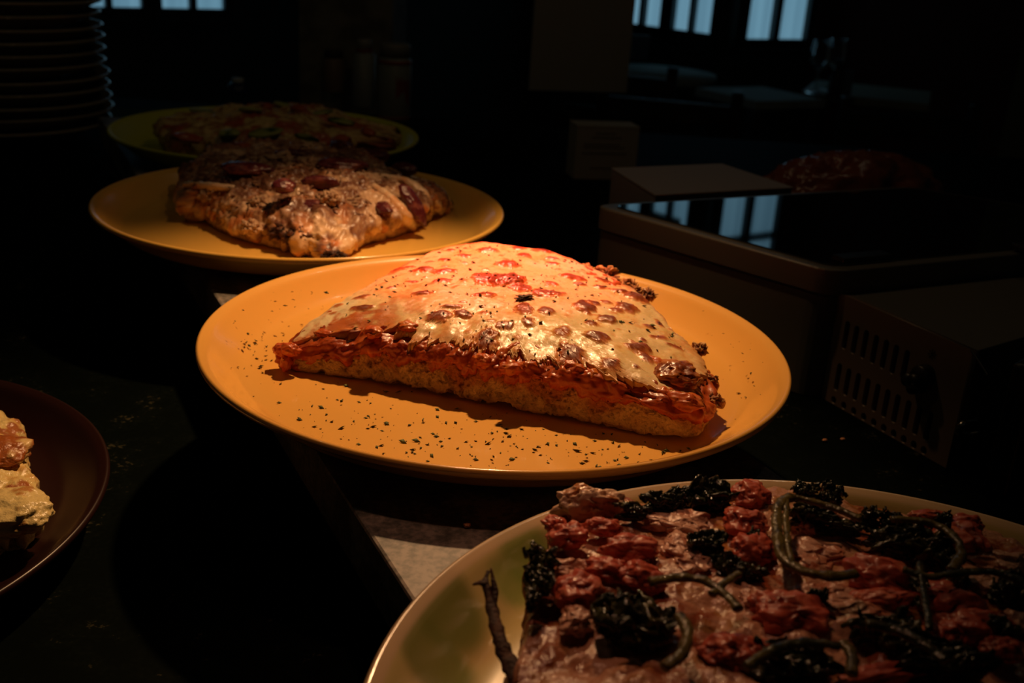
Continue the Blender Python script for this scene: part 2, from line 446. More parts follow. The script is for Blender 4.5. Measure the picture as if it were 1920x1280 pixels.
# ------------------------------------------------------------------ plates
def plate_profile(R, H=.024, floor_z=.0062, f=1.0):
    k = R / .154
    inner = [(0.0001, floor_z), (.03 * k, floor_z), (.06 * k, floor_z), (.09 * k, floor_z + .0002), (.118 * k, floor_z + .0003), (.126 * k, floor_z + .0006), (.1315 * k, floor_z + .0018),
             (.1365 * k, floor_z + .0050), (.143 * k, H - .0072), (.148 * k, H - .0022), (.1510 * k, H - .0005), (.1525 * k, H), (.1535 * k, H - .0006), (.154 * k, H - .0018), (.1536 * k, H - .0032), (.152 * k, H - .0046)]
    outer = [(.147 * k, H - .0075), (.140 * k, H - .0125), (.133 * k, .0058), (.120 * k, .0030), (.098 * k, .0022), (.093 * k, .0018), (.0905 * k, .0), (.086 * k, .0), (.084 * k, .0022), (.05 * k, .0025), (.0001, .0025)]
    return inner + outer
def smooth_prof(p, n=3):
    p = np.array(p); out = []
    m = len(p)
    for i in range(m - 1):
        p0, p1, p2, p3 = p[max(i - 1, 0)], p[i], p[i + 1], p[min(i + 2, m - 1)]
        for q in range(n):
            f = q / n
            out.append(.5 * ((2 * p1) + (-p0 + p2) * f + (2 * p0 - 5 * p1 + 4 * p2 - p3) * f * f + (-p0 + 3 * p1 - 3 * p2 + p3) * f ** 3))
    out.append(p[-1]); out = np.array(out); out[:, 0] = np.maximum(out[:, 0], .0001)
    return out
def make_plate(name, label, c, mat, R=.154, colfun=None, n=180, z=0.0, group=None):
    V, Q = lathe(smooth_prof(plate_profile(R)), n)
    Q = Q[:, ::-1]
    col = colfun(V) if colfun else None
    me = np_mesh(name, V, quads=Q, col=col)
    o = link(name, me, None, mat); o.location = (c[0], c[1], z)
    return tag(o, label, 'plate', group)

PM = (-0.0084, 0.5319); PB = (-0.1667, 0.7990); PT = (-0.2635, 1.0890); PF = (0.1180, 0.2345)
make_plate('dinner_plate', 'bright orange plate in the centre, under the cheese pizza slice', PM, M_plate_or)
make_plate('dinner_plate', 'ochre plate behind the central one, under the tuna and onion slice', PB, M_plate_or2)
make_plate('dinner_plate', 'green plate in the dark at the back, under the courgette slice', PT, M_plate_green)
def front_col(V):
    r = np.hypot(V[:, 0], V[:, 1])
    c = np.ones((len(V), 3)) * np.array([.62, .50, .20])
    n1 = fbm(V, 9, 2, .5, 5); n2 = fbm(V, 22, 3, .5, 9)
    c = mixc(c, (.60, .26, .13), sstep(-.05, .25, fbm(V, 14, 2, .5, 40)) * sstep(.095, .11, r) * (1 - sstep(.138, .146, r)) * .65)
    def spotp(px, py, rad, colr, a=1.0):
        nonlocal c
        q = at(px, py, .012); q = np.array([q.x - PF[0], q.y - PF[1]])
        d = np.hypot(V[:, 0] - q[0], (V[:, 1] - q[1])) + n2 * .003
        c = mixc(c, colr, a * (1 - sstep(rad * .55, rad, d)))
    spotp(830, 1175, .017, (.16, .20, .04), .85)
    spotp(815, 1250, .014, (.18, .22, .05), .8)
    spotp(985, 1060, .016, (.22, .33, .06), .8)
    spotp(960, 1100, .010, (.24, .36, .07), .7)
    for k, a in enumerate(np.linspace(0, 5.2, 9)):
        q = np.array([math.cos(a - .9), math.sin(a - .9)]) * .125
        d = np.hypot(V[:, 0] - q[0], V[:, 1] - q[1]) + n2 * .004
        c = mixc(c, (.18, .24, .05), .8 * (1 - sstep(.008, .016, d)))
    c = mixc(c, (.66, .46, .30), sstep(.1475, .1495, r) * .8)
    return c
make_plate('dinner_plate', 'pale yellow plate with painted green leaves, nearest to the viewer', PF, M_front_plate, colfun=front_col, n=360)

# ------------------------------------------------------------------ pizza slices: layered lofts
def spline_closed(pts, c, n):
    """radius as a function of angle around c through the outline points"""
    p = np.array(pts, float) - np.array(c); m = len(p)
    out = []
    for i in range(m):
        p0, p1, p2, p3 = p[i - 1], p[i], p[(i + 1) % m], p[(i + 2) % m]
        for f in np.linspace(0, 1, 40, endpoint=False):
            a = .5 * ((2 * p1) + (-p0 + p2) * f + (2 * p0 - 5 * p1 + 4 * p2 - p3) * f * f + (-p0 + 3 * p1 - 3 * p2 + p3) * f ** 3)
            out.append(.55 * a + .45 * (p1 * (1 - f) + p2 * f))
    out = np.array(out); th = np.arctan2(out[:, 1], out[:, 0]); r = np.hypot(*out.T)
    o = np.argsort(th); th, r = th[o], r[o]
    g = np.linspace(-np.pi, np.pi, n, endpoint=False)
    return g, np.interp(g, np.r_[th - 2 * np.pi, th, th + 2 * np.pi], np.r_[r, r, r])
def loft(P):
    """P: (k, n, 3) rings -> verts, quads; the first and last rings are closed with a fan"""
    k, n, _ = P.shape
    i, j = np.meshgrid(np.arange(k - 1), np.arange(n), indexing='ij'); j2 = (j + 1) % n
    Q = np.stack([i * n + j, i * n + j2, (i + 1) * n + j2, (i + 1) * n + j], -1).reshape(-1, 4)
    V = np.vstack([P.reshape(-1, 3), P[0].mean(0), P[-1].mean(0)]); N = k * n
    a = np.arange(n); b = (a + 1) % n
    T = np.vstack([np.stack([np.full(n, N), b, a], -1), np.stack([np.full(n, N + 1), (k - 1) * n + a, (k - 1) * n + b], -1)])
    return V, Q, T
def normals(P):
    dt = np.roll(P, -1, 1) - np.roll(P, 1, 1); ds = np.gradient(P, axis=0)
    N = np.cross(dt, ds); N /= np.linalg.norm(N, axis=2)[..., None] + 1e-12
    return N
def per_theta(g, keys):
    """keys: list of (xy, value): smooth periodic interpolation by angle"""
    k = sorted(keys); a = np.array([q[0] for q in k]); v = np.array([q[1] for q in k])
    return np.interp(g, np.r_[a - 2 * np.pi, a, a + 2 * np.pi], np.r_[v, v, v])
def build_layer(name, P, disp, colfun, mat, parent):
    sh = P.shape; N = normals(P)
    d = disp(P.reshape(-1, 3)).reshape(sh[:2])
    Q = P + N * d[..., None]
    V, F, T = loft(Q)
    col = colfun(V, np.r_[d.ravel(), 0, 0])
    me = np_mesh(name, rel(V, parent), quads=F, tris=T, col=col)
    return link(name, me, parent, mat), Q
def bumps(V, pts, rad, h, sq=2.0):
    r = np.zeros(len(V))
    for p, rr, hh in zip(pts, rad, h):
        d = np.linalg.norm(V - p, axis=1) / rr
        r = np.maximum(r, hh * np.clip(1 - d ** sq, 0, 1) ** .5)
    return r

# ---- the middle slice
CM = (-0.008, 0.548)
outl = [(-.120, .508), (-.095, .5035), (-.069, .499), (-.03, .487), (.0127, .4733), (.045, .464), (.0754, .4533), (.090, .4555), (.097, .468), (.1015, .490), (.0985, .512), (.093, .530), (.0835, .548), (.073, .580), (.055, .615), (.02, .645), (-.02, .652), (-.05, .642), (-.075, .59), (-.097, .54), (-.112, .522)]
NT = 900
g, Rr = spline_closed(outl, CM, NT)
ang = lambda x, y, c=CM: math.atan2(y - c[1], x - c[0])
He = per_theta(g, [(ang(-.12, .508), .0175), (ang(-.107, .525), .0275), (ang(-.095, .54), .0325), (ang(-.075, .59), .0365), (ang(-.05, .645), .0385), (ang(-.02, .655), .042), (ang(.02, .645), .0405), (ang(.055, .615), .0375), (ang(.075, .58), .036),
                   (ang(.093, .53), .030), (ang(.1, .49), .027), (ang(.096, .468), .0225), (ang(.0754, .4533), .027), (ang(.045, .464), .0305), (ang(.0127, .4733), .031), (ang(-.03, .487), .031), (ang(-.069, .499), .029), (ang(-.1, .504), .022)])
mid_slice = thing('pizza_slice', 'thick cheese pizza slice with browned bubbles and tomato sauce on the bright orange plate', 'pizza', (CM[0], CM[1], .0066))
cg, sg = np.cos(g), np.sin(g)
front = np.exp(-((np.angle(np.exp(1j * (g - ang(.0, .477)))) / 1.05) ** 4))     # 1 on the cut face towards the viewer
gn = np.stack([cg, sg, 0 * g], -1)
def ring(s, z, Rn=None):
    R_ = (Rr if Rn is None else Rn) * s
    return np.stack([CM[0] + R_ * cg, CM[1] + R_ * sg, z + 0 * g], -1)
edge_n = fbm(gn, 9, 4, .6); fine_n = fbm(gn, 34, 4, .7, 9)
# bread
zb = .0069 + (.0022 * sstep(.0, .5, fbm(gn, 5, 3, .5, 3)) + .0011 * np.clip(fine_n, 0, 1)) * front
rows = [ring(.3, .0072), ring(.8, .0072), ring(.95, zb)]
for t in np.linspace(0, 1, 34):
    bulge = 1.002 - .008 * (2 * t - 1) ** 2 - .012 * (1 - t) ** 8 + (.007 * edge_n + .006 * fine_n * (1 - t)) * (1 - .5 * t)
    zt = He - .006
    rows.append(ring(bulge - .012 * t, zb + (zt - zb) * t))
rows += [ring(.93, He - .005), ring(.7, He - .004), ring(.3, He - .004)]
def bread_disp(V):
    n = fbm(V, 150, 4, .55); h = fbm(V, 330, 2, .5, 11)
    pores = -.0013 * sstep(.22, .50, h) - .0014 * sstep(.34, .56, fbm(V, 190, 2, .5, 23))
    return .0005 * n + pores
def bread_col(V, d):
    c = np.ones((len(V), 3)) * np.array([.68, .43, .21])
    c = mixc(c, (.80, .55, .30), sstep(-.2, .4, fbm(V, 120, 3)))
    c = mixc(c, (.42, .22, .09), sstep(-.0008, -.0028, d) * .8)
    n = fbm(V, 60, 4, .6, 8)
    soak = sstep(.011, .022, V[:, 2] + n * .007)
    c = mixc(c, (.50, .14, .03), soak * .92)
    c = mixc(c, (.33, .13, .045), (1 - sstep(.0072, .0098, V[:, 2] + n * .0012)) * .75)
    return c
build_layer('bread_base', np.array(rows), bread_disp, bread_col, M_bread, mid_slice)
# sauce
rs = np.random.RandomState(11)
lp, lr, lh = [], [], []
for k in range(130):
    a = rs.uniform(-np.pi, np.pi)
    if k % 3: a = ang(.0, .477) + rs.normal() * .75
    R_ = np.interp(np.angle(np.exp(1j * a)), g, Rr) * rs.uniform(.90, 1.01)
    he = np.interp(np.angle(np.exp(1j * a)), g, He)
    lp.append((CM[0] + R_ * math.cos(a), CM[1] + R_ * math.sin(a), he + rs.uniform(-.014, .003))); lr.append(rs.uniform(.0018, .0065)); lh.append(rs.uniform(.0006, .0024))
lp = np.array(lp)
drip = fbm(gn, 11, 3, .5, 4)
zlow = He - .0085 - .0065 * np.clip(drip + .15, -.3, 1.1)
rows = []
rows.append(ring(.97, zlow + .002)); 
for t in np.linspace(0, 1, 16):
    rows.append(ring(1.000 + .014 * math.sin(math.pi * min(t * 1.1, 1)) - .03 * t ** 3 - .012 * (1 - t) ** 4, zlow + (He - .0015 - zlow) * t))
for s_ in np.linspace(.965, .74, 22): rows.append(ring(s_, He + (.0437 - He) * (1 - s_ ** 2.4) - .0015))
rows += [ring(.5, .036), ring(.2, .036)]
def sauce_disp(V):
    return .0023 * fbm(V, 95, 4, .5, 2) + .0004 * fbm(V, 420, 2, .5, 5) + bumps(V, lp, lr, lh) * .6 - .0004
def sauce_col(V, d):
    c = np.ones((len(V), 3)) * np.array([.48, .080, .014])
    c = mixc(c, (.68, .15, .028), sstep(.0008, .0026, d))
    c = mixc(c, (.30, .04, .008), sstep(.0, .5, fbm(V, 80, 3, .5, 6)) * .8)
    c = mixc(c, (.52, .14, .03), sstep(.15, .6, fbm(V, 140, 3, .5, 66)) * .5)
    return c
build_layer('tomato_sauce', np.array(rows), sauce_disp, sauce_col, M_sauce, mid_slice)
# cheese
ZB = .040
def zoomspots(lst, ox, oy, k): return [(ox + a * k, oy + b * k, c * k, d * k) for a, b, c, d in lst]
spots = zoomspots([(50,140,105,45),(210,125,90,25),(240,170,80,25),(160,230,130,45),(410,205,70,25),(410,172,70,16),(360,135,90,20),(30,320,125,80),(130,330,200,90),(230,372,120,55),(380,400,160,50),(400,345,85,38),(520,290,120,45),(560,325,60,20),
    (580,455,115,85),(820,425,120,60),(765,450,80,35),(710,515,100,40),(615,540,75,30),(660,600,115,50),(455,580,85,50),(500,655,140,85),(240,480,90,60),(50,575,105,60),(120,640,90,50),(165,540,40,30),(270,535,60,40),(370,490,90,40),(890,625,130,55),(940,660,80,45),
    (735,700,100,45),(915,590,40,20),(855,765,50,30),(880,705,30,20),(1070,670,130,26),(1150,722,90,36),(1010,560,90,30),(1100,590,80,26),(950,510,60,24),(780,340,90,40),(880,360,140,46),(690,270,100,24),(670,330,80,24),(1010,470,40,60),(700,410,60,20),(640,430,70,24)], 900, 430, .336)
spots += zoomspots([(1430,225,100,36),(1290,255,80,26),(1140,320,165,50),(1285,340,150,40),(1275,415,125,44),(1120,490,135,50),(1570,530,150,50),(1250,625,150,60),(1430,630,125,50),(1290,775,150,80),(1600,750,160,90),(1330,150,80,36),(1000,270,150,40),(690,445,130,40),(690,525,150,40),(570,660,80,60),(1060,385,90,24),(1720,700,100,40),(1350,590,160,24),(900,420,60,16),(560,600,260,36),(420,745,180,80)], 500, 430, .2578)
SP = []
for px, py, w_, h_ in spots:
    q = at(px, py, ZB); sc_ = FPX / (Vector(q) - Vector((0, 0, CZ))).length
    SP.append((q.x, q.y, w_ / 2 / sc_ * 1.02, h_ / 2 / sc_ / .47, rs.uniform(.6, 1.0)))
# a few small pale freckles between them
for k in range(60):
    a = rs.uniform(-np.pi, np.pi); R_ = np.interp(a, g, Rr) * math.sqrt(rs.uniform(.05, .95))
    SP.append((CM[0] + R_ * math.cos(a), CM[1] + R_ * math.sin(a), rs.uniform(.0012, .003), rs.uniform(.001, .0022), rs.uniform(.15, .45)))
def spotfield(V):
    hgt = np.zeros(len(V)); tone = np.zeros(len(V))
    nx = fbm(V, 150, 3, .6, 1) ; ny = fbm(V, 150, 3, .6, 61)
    for x, y, a, b, s_ in SP:
        sel = (np.abs(V[:, 0] - x) < a * 2 + .003) & (np.abs(V[:, 1] - y) < b * 2 + .003)
        if not sel.any(): continue
        d = np.hypot((V[sel, 0] - x) / (a * 1.22) + .36 * nx[sel], (V[sel, 1] - y) / (b * 1.22) + .36 * ny[sel])
        hh = np.clip(1 - d ** 2.2, 0, 1) ** .7 * min(.0042, .30 * min(a, b) + .0005) * (.3 + .7 * s_)
        hgt[sel] = np.maximum(hgt[sel], hh)
        tone[sel] = np.maximum(tone[sel], (1 - sstep(.35, 1.18, d)) * s_)
    return hgt, tone
en = fbm(gn, 20, 4, .6, 31)
es = 1.012 - front * (.095 + .085 * en) + (1 - front) * .006 * en
es = np.clip(es, .78, 1.03)
tipmask = np.exp(-(np.angle(np.exp(1j * (g - ang(-.12, .508)))) / .22) ** 2)
es = es - .05 * tipmask - .15 * np.exp(-(np.angle(np.exp(1j * (g - ang(-.078, .500)))) / .20) ** 2) * (1 + .5 * en)
def Hs(s_, extra=0.0): return He + (.0448 - He) * (1 - np.clip(s_, 0, 1) ** 2.4) + extra
rows = []
droop = .0034 + (1 - front) * (.010 + .006 * en)
for t in np.linspace(0, 1, 14):
    a = t * math.pi / 2
    rows.append(ring(1.0, Hs(es) - droop * (1 - math.sin(a)) , Rr * (es + .010 - .018 * (1 - math.cos(a)) ** 1.3 * 1.0 - .006 * (1 - math.sin(a)))))
for t in np.linspace(.012, 1, 150)[:-1]:
    s_ = (es - .010) * (1 - t)
    rows.append(ring(1.0, Hs(s_), Rr * s_))
def cheese_disp(V):
    h, t = spotfield(V)
    n = fbm(V, 38, 3, .5, 77)
    edge = .0005 * fbm(V, 110, 3, .5, 15)
    wr = .0007 * np.abs(fbm(V * np.array([1, .6, 1]), 55, 2, .5, 19))
    return h + .0011 * n + edge + wr - .0004
def cheese_col(V, d):
    h, t = spotfield(V)
    n1 = fbm(V, 45, 4, .55, 5); n2 = fbm(V, 160, 4, .6, 12); n3 = fbm(V, 25, 2, .5, 44)
    c = np.ones((len(V), 3)) * np.array([.85, .60, .28])
    c = mixc(c, (.88, .56, .20), sstep(-.05, .5, n1) * .75)
    c = mixc(c, (.90, .78, .52), sstep(.1, .55, n3) * .5)
    c = mixc(c, (.80, .38, .12), sstep(.12, .5, n1 * .5 + n2 * .6) * .75)
    # sauce shining through towards the cut and the left tip
    m = np.exp(-((V[:, 0] + .085) / .030) ** 2) * (1 - sstep(.515, .545, V[:, 1] - .35 * (V[:, 0] + .085)))
    r_ = sstep(-.25, .25, n1 + .5 * n2)
    c = mixc(c, (.62, .15, .03), np.clip(m * r_ * 1.15, 0, .95))
    q = np.arctan2(V[:, 1] - CM[1], V[:, 0] - CM[0]); Rl = np.interp(q, g, Rr * es); rr = np.hypot(V[:, 0] - CM[0], V[:, 1] - CM[1]) / Rl
    fr = np.interp(q, g, front)
    c = mixc(c, (.66, .19, .04), fr * sstep(.86, .99, rr + .10 * n1) * .55)
    c = mixc(c, (.50, .17, .04), (1 - fr) * sstep(.95, 1.0, rr + .05 * n1) * .75)
    tt = np.clip(t + .25 * t * n2, 0, 1)
    c = mixc(c, (.72, .27, .07), sstep(.03, .22, tt))
    c = mixc(c, (.42, .095, .025), sstep(.18, .48, tt))
    c = mixc(c, (.20, .045, .015), sstep(.50, .85, tt) * .85)
    return c
cheese_obj, CH = build_layer('cheese_layer', np.array(rows), cheese_disp, cheese_col, M_cheese, mid_slice)
CHV = CH[14:].reshape(-1, 3)
def top_z(x, y, tab=CHV):
    i = np.argmin((tab[:, 0] - x) ** 2 + (tab[:, 1] - y) ** 2); return tab[i, 2]
# named bits of the middle slice
def brown(W, n):
    c = np.ones((len(W), 3)) * np.array([.34, .11, .03]); c = mixc(c, (.75, .42, .14), sstep(.1, .6, n)); return mixc(c, (.06, .02, .01), sstep(0, -.5, n))
def tomato(W, n):
    c = np.ones((len(W), 3)) * np.array([.56, .095, .018]); return mixc(c, (.68, .20, .04), sstep(.1, .6, fbm(W, 200, 3)))
for px, py, z, r_ in [(1101, 506, .034, .0045), (1125, 510, .035, .0050), (1140, 513, .0345, .0060), (1152, 527, .033, .0045), (1179, 535, .033, .0055), (1192, 546, .033, .0045), (1215, 553, .033, .0050), (1312, 656, .0275, .0048), (1334, 712, .024, .0035), (1336, 752, .018, .0060)]:
    p = at(px, py, z)
    blob('crispy_cheese_edge', (p.x, p.y, p.z), (r_ * .8, r_ * .7, r_ * .62), mid_slice, M_dry, brown, amp=.8, scale=2.0, sub=4, oct_=4, rz=rs.uniform(0, 6), fold=.25)
for px, py, z, a, b, c_ in [(1283, 752, .0255, .0085, .006, .0042), (1245, 740, .026, .006, .005, .004), (528, 655, .017, .0045, .004, .0035), (545, 655, .019, .005, .004, .0035), (537, 680, .0115, .003, .004, .0045), (700, 622, .0325, .005, .005, .0028), (765, 612, .0350, .006, .005, .0026), (1075, 690, .031, .007, .005, .004), (1110, 705, .029, .006, .005, .004), (960, 690, .029, .006, .004, .0035), (905, 676, .029, .005, .004, .0035), (610, 625, .0255, .006, .004, .0024)]:
    p = at(px, py, z)
    blob('tomato_chunk', (p.x, p.y, p.z), (a, b, c_), mid_slice, M_sauce, tomato, amp=.26, scale=1.6, sub=4, oct_=2, rz=rs.uniform(-.5, .5))
p = at(1268, 703, .031)
blob('browned_bubble', (p.x, p.y, p.z), (.0115, .0105, .0062), mid_slice, M_sauce, lambda W, n: mixc(np.ones((len(W), 3)) * np.array([.24, .05, .015]), (.6, .2, .05), sstep(.1, .5, n)), amp=.22, scale=1.6, sub=5)

# dried herb flakes
def flakes(name, pts, parent, mat, label=None, cat=None):
    V, T = [], []
    for x, y, z, L in pts:
        a = rs.uniform(0, 6.28); w_ = L * rs.uniform(.3, .6); b = rs.uniform(-.25, .5) * L
        ca, sa = math.cos(a), math.sin(a); n = len(V)
        for u, v, h in ((-L / 2, 0, .0), (0, -w_ / 2, .25 * L + b * .2), (L / 2, 0, .15 * L), (0, w_ / 2, .02 * L), (0, 0, -.0001)):
            V.append((x + u * ca - v * sa, y + u * sa + v * ca, z + max(h, -.0001) + .0001))
        T += [(n, n + 1, n + 4), (n + 1, n + 2, n + 4), (n + 2, n + 3, n + 4), (n + 3, n, n + 4), (n, n + 3, n + 1), (n + 1, n + 3, n + 2)]
    me = np_mesh(name, rel(np.array(V), parent), tris=np.array(T))
    o = link(name, me, parent, mat, smooth=False)
    o['kind'] = 'stuff'
    if label: tag(o, label, cat)
    return o
M_herb = noise_color(principled('dried_herb', (.05, .06, .015), .8), (.05, .055, .015), (.15, .17, .04), 900)
pts = []
def plate_z(x, y, c=PM):
    r = math.hypot(x - c[0], y - c[1]); pr = np.array(plate_profile(.154))[:12]
    return np.interp(r, pr[:, 0], pr[:, 1])
def scatter(n, cx, cy, sx, sy, lo=.0006, hi=.0026):
    for k in range(n):
        px, py = rs.normal(cx, sx), rs.normal(cy, sy)
        q = at(px, py, .0066); z = plate_z(q.x, q.y); q = at(px, py, z)
        r = math.hypot(q.x - PM[0], q.y - PM[1])
        th = math.atan2(q.y - CM[1], q.x - CM[0]); ri = np.interp(th, g, Rr)
        if r > .140 or math.hypot(q.x - CM[0], q.y - CM[1]) < ri + .001: continue
        pts.append((q.x, q.y, z, lo + (hi - lo) * rs.uniform() ** 2.2))
scatter(55, 480, 655, 30, 28, hi=.0036); scatter(22, 560, 565, 40, 25); scatter(60, 620, 770, 90, 40, hi=.0034); scatter(90, 800, 810, 130, 34, hi=.0036); scatter(120, 1000, 835, 150, 26, hi=.0036); scatter(45, 1170, 855, 80, 12, hi=.0036)
scatter(34, 1400, 710, 26, 60, hi=.003); scatter(8, 1400, 600, 60, 40, hi=.0018)
for px, py, L in [(640, 803, .0042), (602, 765, .0042), (480, 640, .004), (462, 643, .003), (590, 800, .003), (755, 830, .0045), (780, 828, .0045), (1082, 845, .0050), (960, 862, .004), (915, 832, .004), (612, 550, .0036), (535, 574, .0036), (1003, 843, .0035), (1250, 846, .0035), (955, 818, .004), (700, 800, .0036)]:
    q = at(px, py, .0066); z = plate_z(q.x, q.y); q = at(px, py, z); pts.append((q.x, q.y, z, L))
flakes('dried_herbs', pts, None, M_herb, 'dried green herb flakes scattered over the bright orange plate', 'herbs')
pts = []
for k in range(270):
    a = rs.uniform(-np.pi, np.pi); R_ = np.interp(a, g, Rr) * math.sqrt(rs.uniform(.0, .86)); x, y = CM[0] + R_ * math.cos(a), CM[1] + R_ * math.sin(a)
    pts.append((x, y, top_z(x, y) + .0001, 0.0010 + .0028 * rs.uniform() ** 2.2))
flakes('dried_herbs', pts, mid_slice, M_herb)
p = at(985, 552, .047)
blob('burnt_herb', (p.x, p.y, top_z(p.x, p.y) + .0008), (.0045, .0022, .0012), mid_slice, M_dry, lambda W, n: mixc(np.ones((len(W), 3)) * np.array([.03, .025, .01]), (.12, .09, .03), sstep(0, .5, n)), amp=.8, scale=2.5, sub=4, rz=.6)

# ---- generic topped slice for the other plates
def topped_slice(parent, C, outline, He_, Hc, base_col, top_col, lump, NT_=480, kin=70, zb_=.0072, mat_top=M_food, mat_bread=M_bread, ragged=.02):
    gg, RR = spline_closed(outline, C, NT_)
    c_, s_ = np.cos(gg), np.sin(gg); gnn = np.stack([c_, s_, 0 * gg], -1)
    if callable(He_): He_ = He_(gg)
    He_ = He_ + 0 * gg
    rg = fbm(gnn, 12, 4, .6, C[0] * 90)
    def rng_(f, z): R_ = RR * f; return np.stack([C[0] + R_ * c_, C[1] + R_ * s_, z + 0 * gg], -1)
    rows = [rng_(.3, zb_), rng_(.93, zb_)]
    for t in np.linspace(0, 1, 16): rows.append(rng_(.985 - .03 * (1 - t) ** 2 + ragged * .3 * rg, zb_ + (He_ - .006 - zb_) * t))
    rows += [rng_(.8, He_ - .006), rng_(.3, He_ - .006)]
    build_layer('bread_base', np.array(rows), bread_disp, base_col, mat_bread, parent)
    rows = []
    zl = np.maximum(He_ - .012 - .007 * rg, zb_ + .002)
    rows.append(rng_(.96, zl + .001))
    for t in np.linspace(0, 1, 14): rows.append(rng_(1.0 + .02 * math.sin(math.pi * t) + ragged * rg - .035 * t ** 3, zl + (He_ - zl) * t))
    for f in np.linspace(.96, .02, kin): rows.append(rng_(f * (1 + ragged * rg * f), He_ + (Hc - He_) * (1 - f ** 2.2)))
    o, Q = build_layer('cheese_topping', np.array(rows), lump, top_col, mat_top, parent)
    return Q[15:].reshape(-1, 3)

def leaf(name, c, dims, parent, mat, colfun, rz=0.0, thick=.0007, crumple=.42, n=64, m=26):
    """a crumpled wilted leaf: a disc folded by noise, with thickness"""
    _seed[0] += 5.3
    th = np.linspace(0, 2 * np.pi, n, endpoint=False)
    rad = 1 + .22 * fbm(np.stack([np.cos(th), np.sin(th), 0 * th], -1), 2.2, 3, .6, _seed[0])
    rr_ = np.linspace(.02, 1, m)
    base = np.stack([rr_[:, None] * rad * np.cos(th), rr_[:, None] * rad * np.sin(th), 0 * rr_[:, None] * th], -1)
    Fp = base.reshape(-1, 3)
    D = np.stack([fbm(Fp, 1.7, 3, .55, _seed[0] + 11), fbm(Fp, 1.7, 3, .55, _seed[0] + 37), fbm(Fp, 1.5, 4, .6, _seed[0] + 71) * 1.9], -1) * crumple
    W = (Fp + D).reshape(base.shape) * np.array([dims[0], dims[1], dims[2]])
    N = normals(W)
    full = np.concatenate([W + N * thick * .5, (W - N * thick * .5)[::-1]], 0)
    V, Q, T = loft(full)
    M3 = np.array(Matrix.Rotation(rz, 3, 'Z'))
    V = V @ M3.T + np.array(c)
    me = np_mesh(name, rel(V, parent), quads=Q, tris=T, col=colfun(V, 0))
    return link(name, me, parent, mat)

# ---- front slice: crumbled sausage, wilted greens and mozzarella
front_slice = thing('pizza_slice', 'pizza slice with crumbled sausage and dark wilted greens on the nearest plate', 'pizza', (PF[0], PF[1], .0066))
zf = .034
fo = [at(*q, zf - .004).to_2d() for q in [(1062, 925), (1030, 1000), (1004, 1060), (992, 1120), (978, 1180), (955, 1250), (930, 1340), (1010, 1500), (1300, 1620), (1700, 1600), (2080, 1480), (2150, 1250), (2040, 1090), (1930, 1030), (1830, 985), (1700, 965), (1580, 935), (1450, 915), (1330, 925), (1200, 945), (1130, 930)]]
CF = (sum(p.x for p in fo) / len(fo), sum(p.y for p in fo) / len(fo))
_cb = lambda V, d: bread_col(V, d)
def f_lump(V):
    return .0030 * fbm(V, 50, 3, .5, 3) + .0005 * fbm(V, 200, 2, .5, 9)
def f_col(V, d):
    n1 = fbm(V, 50, 4, .55, 2); n2 = fbm(V, 150, 4, .6, 22)
    c = np.ones((len(V), 3)) * np.array([.60, .30, .19])
    c = mixc(c, (.34, .075, .028), sstep(-.05, .35, n1 + .5 * n2))
    c = mixc(c, (.55, .28, .08), sstep(.2, .6, n2) * .6)
    left = 1 - sstep(.03, .085, V[:, 0] + .2 * (V[:, 1] - .3))
    c = mixc(c, (.24, .055, .02), left * sstep(-.5, .2, n1) * .95)
    c = mixc(c, (.34, .13, .05), left * sstep(.1, .5, n2) * .6)
    return c
FT = topped_slice(front_slice, CF, [tuple(p) for p in fo], zf - .003, zf + .001, _cb, f_col, f_lump, NT_=700, kin=110, mat_top=M_wet)
def sausage(W, n):
    c = np.ones((len(W), 3)) * np.array([.56, .10, .055]); c = mixc(c, (.70, .20, .12), sstep(.0, .6, fbm(W, 160, 4))); return mixc(c, (.28, .045, .025), sstep(.1, -.5, n))
def greens(W, n):
    c = np.ones((len(W), 3)) * np.array([.020, .022, .009]); return mixc(c, (.085, .075, .02), sstep(.1, .6, fbm(W, 120, 3)))
def stemc(W):
    c = np.ones((len(W), 3)) * np.array([.15, .115, .03]); return mixc(c, (.07, .055, .015), sstep(-.1, .5, fbm(W, 150, 3)))
def Z4(x, y, w_, h_): return (860 + x * .3203, 870 + y * .3203, w_ * .3203, h_ * .3203)
def Z5(x, y, w_, h_): return (1380 + x * .3125, 880 + y * .3125, w_ * .3125, h_ * .3125)
def front_at(px, py, z=zf + .004): return at(px, py, z)
chunks = [Z4(640, 400, 210, 160), Z4(850, 350, 200, 110), Z4(1010, 470, 300, 150), Z4(700, 720, 260, 220), Z4(860, 600, 240, 160), Z4(1080, 650, 250, 180), Z5(90, 130, 200, 190), Z5(60, 300, 230, 200), Z5(110, 460, 220, 200), Z5(900, 650, 380, 230), Z5(850, 760, 300, 120),
          Z5(340, 860, 380, 250), Z5(200, 800, 200, 160), Z5(1290, 800, 320, 260), Z5(1430, 930, 360, 200), Z5(1340, 400, 240, 260), Z5(1180, 280, 240, 110), Z5(1370, 320, 200, 120), Z5(100, 1080, 260, 200), Z5(1250, 980, 200, 150), Z5(1600, 1060, 200, 150), Z4(1580, 1080, 260, 220), Z4(560, 330, 120, 120), Z5(1180, 660, 160, 110), Z5(880, 1210, 500, 120)]
